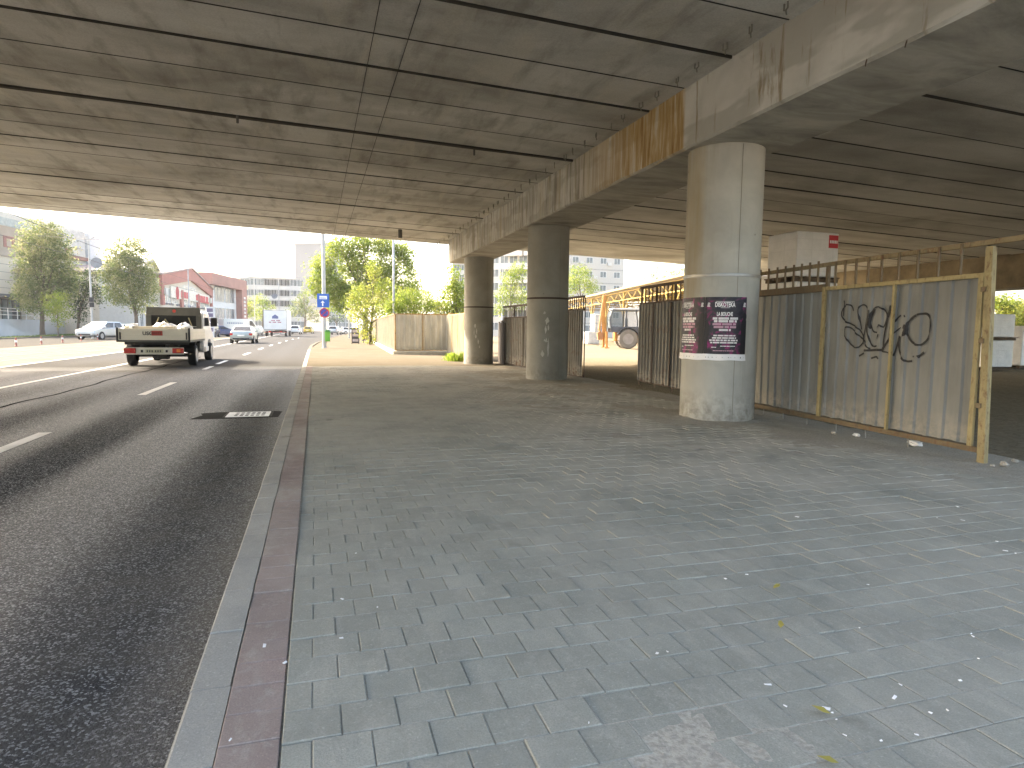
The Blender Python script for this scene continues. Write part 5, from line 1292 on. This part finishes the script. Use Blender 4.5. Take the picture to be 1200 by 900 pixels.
tree('courtyard_tree', 'airy light tree seen between the second and third columns', (599, 402), 60, [(598, 330, 10, 16), (608, 318, 10, 14), (592, 350, 11, 14), (608, 350, 12, 16), (584, 362, 8, 8)], 45, .2, leafB, .11, None, bk=bark_p, seed=10)
tree('courtyard_tree', 'round tree rising behind the shed roof right of the second column', (682, 402), 84, [(678, 322, 14, 12), (668, 334, 12, 12), (690, 336, 12, 10)], 60, .28, leafB, .15, None, seed=11)
tree('poplar', 'wispy thin row of poplar tops above the shed roof by the postered column', (772, 400), 140, [(764, 322, 4, 9), (771, 318, 4, 12), (778, 322, 4, 9), (755, 328, 3, 6)], 60, .34, leafA, .16, None, bk=bark_p, seed=12)
tree('poplar', 'yellow green poplar crown half hidden by the postered column', (792, 400), 130, [(788, 322, 7, 9), (796, 318, 6, 11), (800, 326, 6, 8)], 60, .34, leafB, .18, None, bk=bark_p, seed=13)
tree('distant_tree', 'yellowish tree right of the brick red frame at the street end', (289, 388), 160, [(288, 358, 8, 10), (293, 366, 8, 8)], 60, .42, leafC, .2, 'trees at the end of the street', seed=14, z0=RZ)
tree('distant_tree', 'green tree behind the street lamp left of the box truck', (308, 388), 165, [(306, 355, 9, 11), (316, 364, 7, 9), (303, 368, 7, 7)], 60, .42, leafB, .2, 'trees at the end of the street', seed=15, z0=RZ)
tree('distant_tree', 'grey green spreading tree right of the box truck at the street end', (357, 388), 150, [(355, 348, 7, 12), (348, 362, 9, 11), (362, 362, 10, 12), (370, 372, 8, 8)], 55, .40, leafA, .2, 'trees at the end of the street', seed=16, z0=RZ)
tree('distant_tree', 'low dark tree under the big green crown beyond the parked silver car', (395, 388), 170, [(388, 372, 8, 6), (398, 374, 8, 5)], 55, .40, leafD, .2, 'trees at the end of the street', seed=17, z0=RZ)
tree('yard_bush', 'sunlit yellow green bush beyond the far end of the yard behind the wrapped pallets', (1188, 396), 34, [(1180, 362, 12, 12), (1196, 366, 12, 14), (1170, 356, 10, 9), (1190, 384, 14, 10), (1210, 372, 14, 14)], 50, .26, leafC, .10, None, 'bush', seed=18)
# weeds at the foot of the third column
P = PY(536, 420, 25.6)
R = root('weed_tuft', 'bright green weed tuft at the foot of the sunlit cream fence', 'weeds', (P.x, P.y, 0)); rr = random.Random(2); mb = MB()
for _ in range(420):
    a = rr.uniform(0, 6.3); r = abs(rr.gauss(0, .22)); h = rr.uniform(.12, .45)*(1-r*.9); x, y = r*cos(a), r*sin(a); b = .012
    mb.add([(x-b, y, 0), (x+b, y, 0), (x+b+cos(a)*h*.3, y+sin(a)*h*.3, h*.7), (x+cos(a)*h*.6, y+sin(a)*h*.6, h)], [(0, 1, 2, 3)])
mb.build('blade', leafB, R).name = 'leaves'

# ------------------------------------------------------------------ poles, signs, street furniture
polem = M('pale_pole', (.40, .40, .385), .6, var=.1); lampm = M('lamp_grey', (.36, .37, .38), .5, .3)
P = G(380.3, 408)
R = root('lamp_pole', 'thick pale pole with the blue lane sign, at the kerb in full sun', 'pole', (P.x, P.y, 0))
MB().lathe([(.16, 0), (.16, .05), (.135, .06), (.12, 3), (.105, 8.2), (.05, 8.25)], n=20).build('shaft', polem, R, smooth='auto')
mb = MB(); mb.tube([(0, 0, 8.0), (-.5, 0, 9.0), (-2.0, 0, 9.4)], [.06, .05, .04], 8); mb.box(-2.9, -1.9, -.14, .14, 9.32, 9.46); mb.build('lamp_arm', lampm, R)
pole_x, pole_y = P.x, P.y
kk = mpp((P.x, P.y, 2))
S = root('lane_sign', 'blue bus lane sign with a white bar and arrow, upper sign on the pale pole', 'sign', (P.x, P.y-.13, 0))
xz = lambda px, py: ((PY(px, py, P.y-.15).x-P.x), PY(px, py, P.y-.15).z)
x0, z1 = xz(371.5, 344); x1, z0 = xz(385.8, 360.3)
blue = M('sign_blue', (.02, .11, .42), .45, var=.05); signw = M('sign_white', (.74, .75, .76), .45, var=.04); signr = M('sign_red_ring', (.42, .03, .05), .45)
MB().box(x0, x1, -.03, -.008, z0, z1).build('plate', blue, S, bevel=.008)
mb = MB(); wd, hh = x1-x0, z1-z0; mb.box(x0+wd*.2, x0+wd*.82, -.036, -.0305, z0+hh*.60, z0+hh*.84)
xc = x0+wd*.46; mb.box(xc-.035, xc+.035, -.036, -.0305, z0+hh*.10, z0+hh*.36); mb.prism([(xc-.12, z0+hh*.33), (xc+.12, z0+hh*.33), (xc, z0+hh*.50)], 'y', -.0365, -.031); mb.build('symbol', signw, S)
MB().box(x0+wd*.26, x0+wd*.76, -.0395, -.0365, z0+hh*.66, z0+hh*.70).build('bus_mark', blue, S)
S = root('no_stopping_sign', 'round blue and red no stopping sign under the lane sign', 'sign', (P.x, P.y-.13, 0))
xc, zc = xz(380.2, 366.6); r = 5.6*kk
mb = MB(); mb.lathe([(r, -.030), (r, -.008)], (xc, 0, zc), 'y', 32); mb.build('plate', signr, S)
mb = MB(); mb.lathe([(r*.76, -.034), (r*.76, -.0305)], (xc, 0, zc), 'y', 32); mb.build('face', M('sign_dark_blue', (.05, .07, .32), .45), S)
mb = MB()
for s in (-1, 1): mb.bar((xc-s*r*.56, -.036-.001*s, zc-r*.56), (xc+s*r*.56, -.036-.001*s, zc+r*.56), .02, r*.22, up=(0, 1, 0)) if False else mb.prism([(xc-s*r*.60-r*.08, zc-r*.52), (xc-s*r*.60+r*.08, zc-r*.56-.02), (xc+s*r*.60+r*.08, zc+r*.52), (xc+s*r*.60-r*.08, zc+r*.56+.02)], 'y', -.038-.001*s, -.0345)
mb.build('red_cross', signr, S)
S = root('litter_bin', 'bright green litter bin strapped to the pale pole', 'bin', (P.x, P.y-.05, 0))
xa, za = xz(380.6, 386.3); xb, zb_ = xz(387.2, 400.2)
mb = MB(); mb.loft([[(xa+.02, -.16, zb_), (xb-.02, -.16, zb_), (xb-.02, .16, zb_), (xa+.02, .16, zb_)], [(xa, -.2, za-.12), (xb, -.2, za-.12), (xb, .2, za-.12), (xa, .2, za-.12)]]); gb = M('bin_green', (.11, .36, .04), .5, var=.1); mb.build('body', gb, S, bevel=.03)
mb = MB(); mb.loft([[(xa-.01, -.21, za-.115), (xb+.01, -.21, za-.115), (xb+.01, .21, za-.115), (xa-.01, .21, za-.115)], [(xa+.08, -.15, za), (xb-.08, -.15, za), (xb-.08, .15, za), (xa+.08, .15, za)]]); mb.build('lid', M('bin_dark_green', (.05, .20, .03), .5), S, bevel=.02)
def street_lamp(label, px, pyb, pyt, Y, arm, group='street lamps down the road', z0=RZ, r=.09, two=False):
    b = PY(px, pyb, Y); t = PY(px, pyt, Y); k = mpp(t); R = root('street_lamp', label, 'street lamp', (b.x, b.y, z0), 0, group)
    h = t.z-z0
    MB().lathe([(r*1.5, 0), (r*1.5, .4), (r*1.1, .45), (r*.7, h*.9), (r*.5, h)], n=12).build('shaft', lampm, R, smooth='auto')
    a = arm*k; mb = MB(); mb.tube([(0, 0, h-.05), (a*.12, 0, h+abs(a)*.22), (a*.45, 0, h+abs(a)*.36), (a*.75, 0, h+abs(a)*.42)], [r*.5, r*.45, r*.4, r*.35], 8); mb.build('arm', lampm, R)
    mb = MB(); mb.bar((a*.7, 0, h+abs(a)*.42), (a*1.15, 0, h+abs(a)*.46), .28, .10); mb.build('lamp_head', M('lamp_head', (.42, .43, .44), .4), R, bevel=.03)
street_lamp('grey street lamp with curved arm in front of the red gable', 222.5, 390, 308, 92, 12)
street_lamp('grey street lamp with short arm left of the box truck', 299, 389, 325, 150, 9)
street_lamp('slim grey lamp with short arm by the young tree beyond the beam end', 512.5, 395, 306, 95, -5, z0=0)
street_lamp('small distant lamp over the shed roof by the panel flats', 732, 392, 322, 150, 4, z0=0)
street_lamp('tall thin lamp between the third and second columns', 588, 395, 316, 78, -4, z0=0)
P = PY(461.5, 395, 37.2)
R = root('steel_pole', 'plain slim grey pole standing in the shrubs behind the cream fence', 'pole', (P.x, P.y, 0)); MB().lathe([(.07, 0), (.065, 3), (.055, 6.5), (.05, 6.52)], n=14).build('shaft', lampm, R, smooth='auto')
P = G(409, 396.5); R = root('sign_pole', 'thin white pole with a small cone shaped lamp beside the chalk board', 'pole', (P.x, P.y, 0)); k = mpp(P)
MB().lathe([(.11, 0), (.09, 1), (.08, 41*k), (.05, 41.2*k)], n=12).build('shaft', polem, R); MB().lathe([(.30, 26*k), (.16, 30*k), (.05, 30.5*k)], n=14).build('shade', signw, R)
P = G(416.6, 402.8); k = mpp(P); R = root('menu_board', 'dark pavement menu board with pale panels by the yellow tree', 'sign', (P.x, P.y, 0), radians(-6))
MB().box(-4.4*k, 4.4*k, -.05, .05, .04, 18.5*k).build('board', M('board_black', (.045, .04, .042), .6), R, bevel=.01)
mb = MB()
for z0, z1 in ((13.2, 16.5), (8.5, 11.5), (2.5, 5.5)): mb.box(-3.4*k, 3.4*k, -.056, -.0505, z0*k, z1*k)
mb.build('panel', M('board_pale', (.40, .34, .35), .6), R)
mb = MB()
for s in (-1, 1): mb.box(s*4*k-.03, s*4*k+.03, -.25, .25, 0, .05)
mb.build('foot', blackp, R)
P = G(425.5, 401.5); k = mpp(P); R = root('dark_post', 'short dark post between the menu board and the cream fence', 'post', (P.x, P.y, 0)); MB().box(-.06, .06, -.06, .06, 0, 17*k).build('shaft', M('dark_post', (.06, .055, .05), .7), R, bevel=.01)
# traffic sign seen from the back and its mast, far left
P = PY(108.5, 392, 72); k = mpp(P); R = root('traffic_mast', 'pale mast with an overhead bracket and two signal heads between the left trees', 'traffic light', (P.x, P.y, RZ))
zt = PY(107, 282, 72).z-RZ
MB().lathe([(.12, 0), (.10, 2), (.08, zt), (.05, zt+.05)], n=12).build('shaft', polem, R)
mb = MB(); mb.tube([(0, 0, zt), (9*k, 0, zt+7*k)], .05, 6); mb.tube([(-8*k, 0, zt+8.5*k), (34*k, 0, zt+7*k)], .03, 6); mb.build('bracket', lampm, R)
for z in (350, 356): MB().box(-.18+.1, .18+.1, -.3, -.1, PY(108, z+4, 72).z-RZ, PY(108, z-1.5, 72).z-RZ).build('signal_head', blackp, R)
P2 = PY(113, 308, 71); R = root('round_sign', 'round sign seen from its grey back on the mast between the left trees', 'sign', (P2.x, P2.y, P2.z)); mb = MB(); mb.lathe([(6*k, -.02), (6*k, .02)], (0, 0, 0), 'y', 28); mb.build('plate', M('sign_back', (.20, .21, .23), .5), R); mb = MB(); mb.tube([(-4.5*k, .06, 0), (0, .03, 0)], .03, 6); mb.build('bracket', lampm, R)
P2 = PY(321.5, 347, 130); k = mpp(P2); R = root('round_sign', 'small round dark sign on a pole over the box truck roof', 'sign', (P2.x, P2.y, RZ)); mb = MB(); mb.lathe([(3.2*k, -.02), (3.2*k, .02)], (0, 0, P2.z-RZ), 'y', 24); mb.build('plate', M('sign_back', (.20, .21, .23), .5), R); MB().lathe([(.09, 0), (.07, P2.z+4)], (5*k, .1, 0), n=10).build('shaft', lampm, R); mb = MB(); mb.tube([(5*k, .1, P2.z-RZ), (0, .03, P2.z-RZ)], .04, 6); mb.build('bracket', lampm, R)
# red and white delineators along the tram bed
dp = None
labs = ['leftmost red and white delineator post beside the tram bed', 'second red and white delineator post from the left edge', 'third red and white delineator post, right of the grass tip', 'red and white delineator post in front of the silver hatchback bumper', 'red and white delineator post just below the silver hatchback door']
for (px, py), lb in zip([(19, 405.8), (48.5, 403.2), (73.5, 401.2), (95, 399.6), (114.5, 398.2)], labs):
    P = G(px, py, RZ+.012)
    if dp is None:
        dp = root('delineator_post', lb, 'delineator', (0, 0, 0), 0, 'delineators along the tram bed'); o = dp
        MB().lathe([(.09, 0), (.09, .04), (.05, .06), (.045, .50), (.03, .53)], n=14).build('post', M('delineator_red', (.34, .11, .08), .6), dp); MB().lathe([(.048, .24), (.055, .245), (.055, .36), (.048, .365)], n=14).build('band', signw, dp)
    else: o = copy_tree(dp); o['label'] = lb
    o.location = (P.x, P.y, RZ+.012)
# overhead cables
def cable(label, pts, sagm, r=.014):
    q = []
    for a, b in zip(pts, pts[1:]):
        a, b = Vector(a), Vector(b)
        for k in range(14): t = k/14; q.append(a.lerp(b, t)-Vector((0, 0, sagm*4*t*(1-t))))
    q.append(Vector(pts[-1])); tag(MB().tube(q, r, 5).build('overhead_cable', blackp), label, 'cable')
top = Vector((pole_x, pole_y, 7.4))
cable('upper span cable from the pale pole across the street to the left mast', [top, PY(110, 266, 72)], .35, .018)
cable('lower span cable tied to the pale pole just under the bridge edge', [top-Vector((0, 0, .45)), PY(40, 275, 80)], .5, .018)
for x, lb in ((-11.6, 'near tram contact wire above the tram bed'), (-14.6, 'far tram contact wire above the tram bed')): cable(lb, [(x, 30+20*k, 5.7) for k in range(9)], .12, .012)
cable('thin cable sagging through the gap of sky beside the slim lamp', [PY(480, 330, 60), PY(512, 326, 95)], .2, .015)

# ------------------------------------------------------------------ yard: truss shed, wrapped pallets, bags
yt = M('truss_yellow', (.34, .235, .075), .7, var=.15, spec=.2); 
A, B = Vector((23.5, 33.5)), Vector((32.8, 81.5)); L = (B-A).length
R = root('open_shed', 'long open sided yard shed on bright yellow steel trusses under a thin roof', 'shed', (A.x, A.y, 0), atan2((B-A).y, (B-A).x))
mb = MB(); mb.prism([(1.2, 5.02), (-14, 5.5), (-14, 5.58), (1.2, 5.10)], 'x', -.5, L+.5); mb.build('roof', M('shed_roof', (.50, .44, .36), .8), R)
mb = MB(); mb.box(-.5, L+.5, 1.205, 1.26, 4.93, 5.09); mb.build('eaves_board', M('eaves_ochre', (.36, .27, .14), .7), R)
n = 18
def truss(x0, x1, y, z0, z1, n):
    mb = MB(); mb.bar((x0, y, z0), (x1, y, z0), .09, .09); mb.bar((x0, y, z1), (x1, y, z1), .09, .09)
    for k in range(n):
        xa, xb = x0+(x1-x0)*k/n, x0+(x1-x0)*(k+1)/n; mb.bar((xa, y, z0 if k % 2 else z1), (xb, y, z1 if k % 2 else z0), .05, .05)
    return mb.build('truss', yt, R)
truss(0, L, .9, 4.05, 4.75, 34); truss(0, L, -5.5, 4.25, 5.2, 30); truss(0, L, -12.5, 4.4, 5.6, 26)
for k in range(9):
    x = L*k/8
    mb = MB()
    for q in range(6):
        ya, yb_2 = .9-13.4*q/6, .9-13.4*(q+1)/6; mb.bar((x, ya, 4.0 if q % 2 else 4.7+.06*q), (x, yb_2, 4.8+.06*q if q % 2 else 4.0), .06, .06)
    mb.bar((x, .9, 4.0), (x, -12.5, 4.0), .08, .08); mb.build('truss', yt, R)
    for y in (.9, -12.5):
        mb = MB(); mb.bar((x, y, 0), (x, y, 4.8), .15, .15); 
        for s in (-1, 1): mb.bar((x, y, 2.6), (x+s*1.5, y, 4.05), .07, .07)
        mb.build('post', yt, R)
MB().box(0, L, -14, -13.8, 0, 5.7).build('back_wall', M('shed_timber', (.36, .25, .13), .85, var=.25, scale=2), R)
film = None
def m_film():
    s = NT('wrapped_block_film'); v = s.obj(); p = s.sep(v)
    base = s.mix(s.ramp(s.noise(v, 3, 5, .6), (.3, 0.), (.7, 1.)), (.70, .70, .68), (.84, .83, .81))
    gx = s.math('GREATER_THAN', s.math('FRACT', s.math('MULTIPLY', p[2], 4.0)), .95)
    gy = s.math('GREATER_THAN', s.math('FRACT', s.math('ADD', s.math('MULTIPLY', s.math('ADD', p[0], p[1]), 1.62), .1)), .97)
    base = s.mix(s.math('MULTIPLY', s.math('MAXIMUM', gx, gy), .16), base, (.40, .40, .39))
    s.bump(s.noise(s.scl(v, 1, 1, 2.5), 7, 6, .7, .8), .7, .03); return s.fin(base, .38)
film = m_film(); wood = M('pallet_wood', (.12, .085, .055), .9, var=.25, scale=4)
def pallet_load(label, x, y, z, wx, wy, h, rz=0, group=None, over=.04, logo=False):
    R = root('wrapped_pallet', label, 'pallet', (x, y, z), rz, group)
    mb = MB()
    for q in (-1, 0, 1): mb.box(-wx/2-over, wx/2+over, q*(wy/2-.06)-.05, q*(wy/2-.06)+.05, 0, .085)
    for q in range(5): mb.box(-wx/2-over+q*(wx+2*over-.12)/4, -wx/2-over+q*(wx+2*over-.12)/4+.12, -wy/2-over, wy/2+over, .087, .115)
    mb.build('pallet', wood, R)
    W = MB(); W.box(-wx/2, wx/2, -wy/2, wy/2, .118, h); o = W.build('wrapped_blocks', film, R, bevel=.03)
    if logo:
        mb = MB(); mb.box(wx/2-.30, wx/2-.03, -wy/2-.008, -wy/2-.001, h-.36, h-.06); mb.build('label', M('label_red', (.52, .02, .03), .5), o)
        mb = MB()
        for q in range(5): mb.box(wx/2-.275+q*.047, wx/2-.275+q*.047+.034, -wy/2-.011, -wy/2-.0085, h-.25, h-.18)
        mb.build('lettering', signw, o)
    return R
c = PY(935, 270, 12.6); xr = PY(984, 270, 12.6).x; wx = xr-c.x; wy = 1.02
W_ = 'wrapped pallets stacked behind the tagged gate'
pallet_load('topmost white wrapped pallet with a red label, standing above the tagged gate', c.x+wx/2, 12.6+wy/2, c.z-1.17, wx, wy, 1.17, 0, W_, logo=True)
pallet_load('middle white wrapped pallet seen through the bars of the tagged gate', c.x+wx/2+.03, 12.6+wy/2, c.z-2.35, wx, wy, 1.178, 0, W_)
pallet_load('bottom wrapped pallet hidden behind the tagged gate under two more', c.x+wx/2, 12.6+wy/2, .0, wx, wy, c.z-2.352, 0, W_)
P = PY(899, 345, 27.5)
z1 = PY(899, 323, 27.5).z
pallet_load('sunlit white pallet peeking out between the postered column and the bars', P.x, P.y+.5, z1-1.2, 1.1, 1.0, 1.2, 0, 'sunlit pallet stack in the yard'); pallet_load('sunlit white pallet in the middle of the stack behind the postered column', P.x-.05, P.y+.5, z1-2.42, 1.1, 1.0, 1.215, 0, 'sunlit pallet stack in the yard'); pallet_load('lowest sunlit pallet of the stack behind the postered column', P.x, P.y+.5, 0, 1.1, 1.0, z1-2.425, 0, 'sunlit pallet stack in the yard')
a, b = PY(1165, 432, 17.6), PY(1187.5, 432, 17.6)
E_ = 'wrapped pallets past the yellow gate post'; wx = 1.25
pallet_load('lower grey wrapped pallet in the gap right of the yellow gate post', b.x-wx/2, 18.2, .0, wx, 1.1, 1.12, 0, E_, .12); pallet_load('upper grey wrapped pallet in the gap right of the yellow gate post', b.x-wx/2, 18.2, 1.125, wx, 1.1, .98, radians(2), E_, .12)
a = PY(1193.5, 432, 18.5); pallet_load('white wrapped pallet cut off by the right edge of the photo', a.x+.6, 19.0, .0, 1.15, 1.1, 1.7, 0, E_)
k = mpp(PY(695, 385, 66))
for (px, pyb, pyt, wpx, lab) in [(693, 399, 388.5, 15, 'wide white bale at the bottom of the pile under the shed'), (697.5, 388.4, 379, 8, 'white bale in the middle of the pile under the shed'), (697.5, 378.9, 368, 7.5, 'white bale on top of the pile under the shed')]:
    P = PY(px, pyb, 58); P2 = PY(px, pyt, 58); k = mpp(P); z0 = max(0, P.z) if pyb < 395 else 0
    o = MB().box(-wpx*k/2, wpx*k/2, -.55, .55, 0, P2.z-z0-.004).build('white_bale', M('bale_white', (.70, .70, .68), .7), None, bevel=.08); o.location = (P.x, P.y, z0); tag(o, lab, 'bale', 'white bales under the shed')

# thin summer haze: one even volume round the whole place
hz = NT('city_haze'); hz.t.nodes.remove(hz.b); pv = hz.n('ShaderNodeVolumePrincipled')
pv.inputs['Color'].default_value = (.93, .95, 1, 1); pv.inputs['Density'].default_value = .00028; pv.inputs['Anisotropy'].default_value = .3
hz.L(pv.outputs[0], hz.out.inputs['Volume'])
tag(MB().box(-1850, 1850, -1550, 2250, -1.2, 50).build('haze', hz.m), 'thin bright summer haze over the whole street', 'haze', kind='stuff')
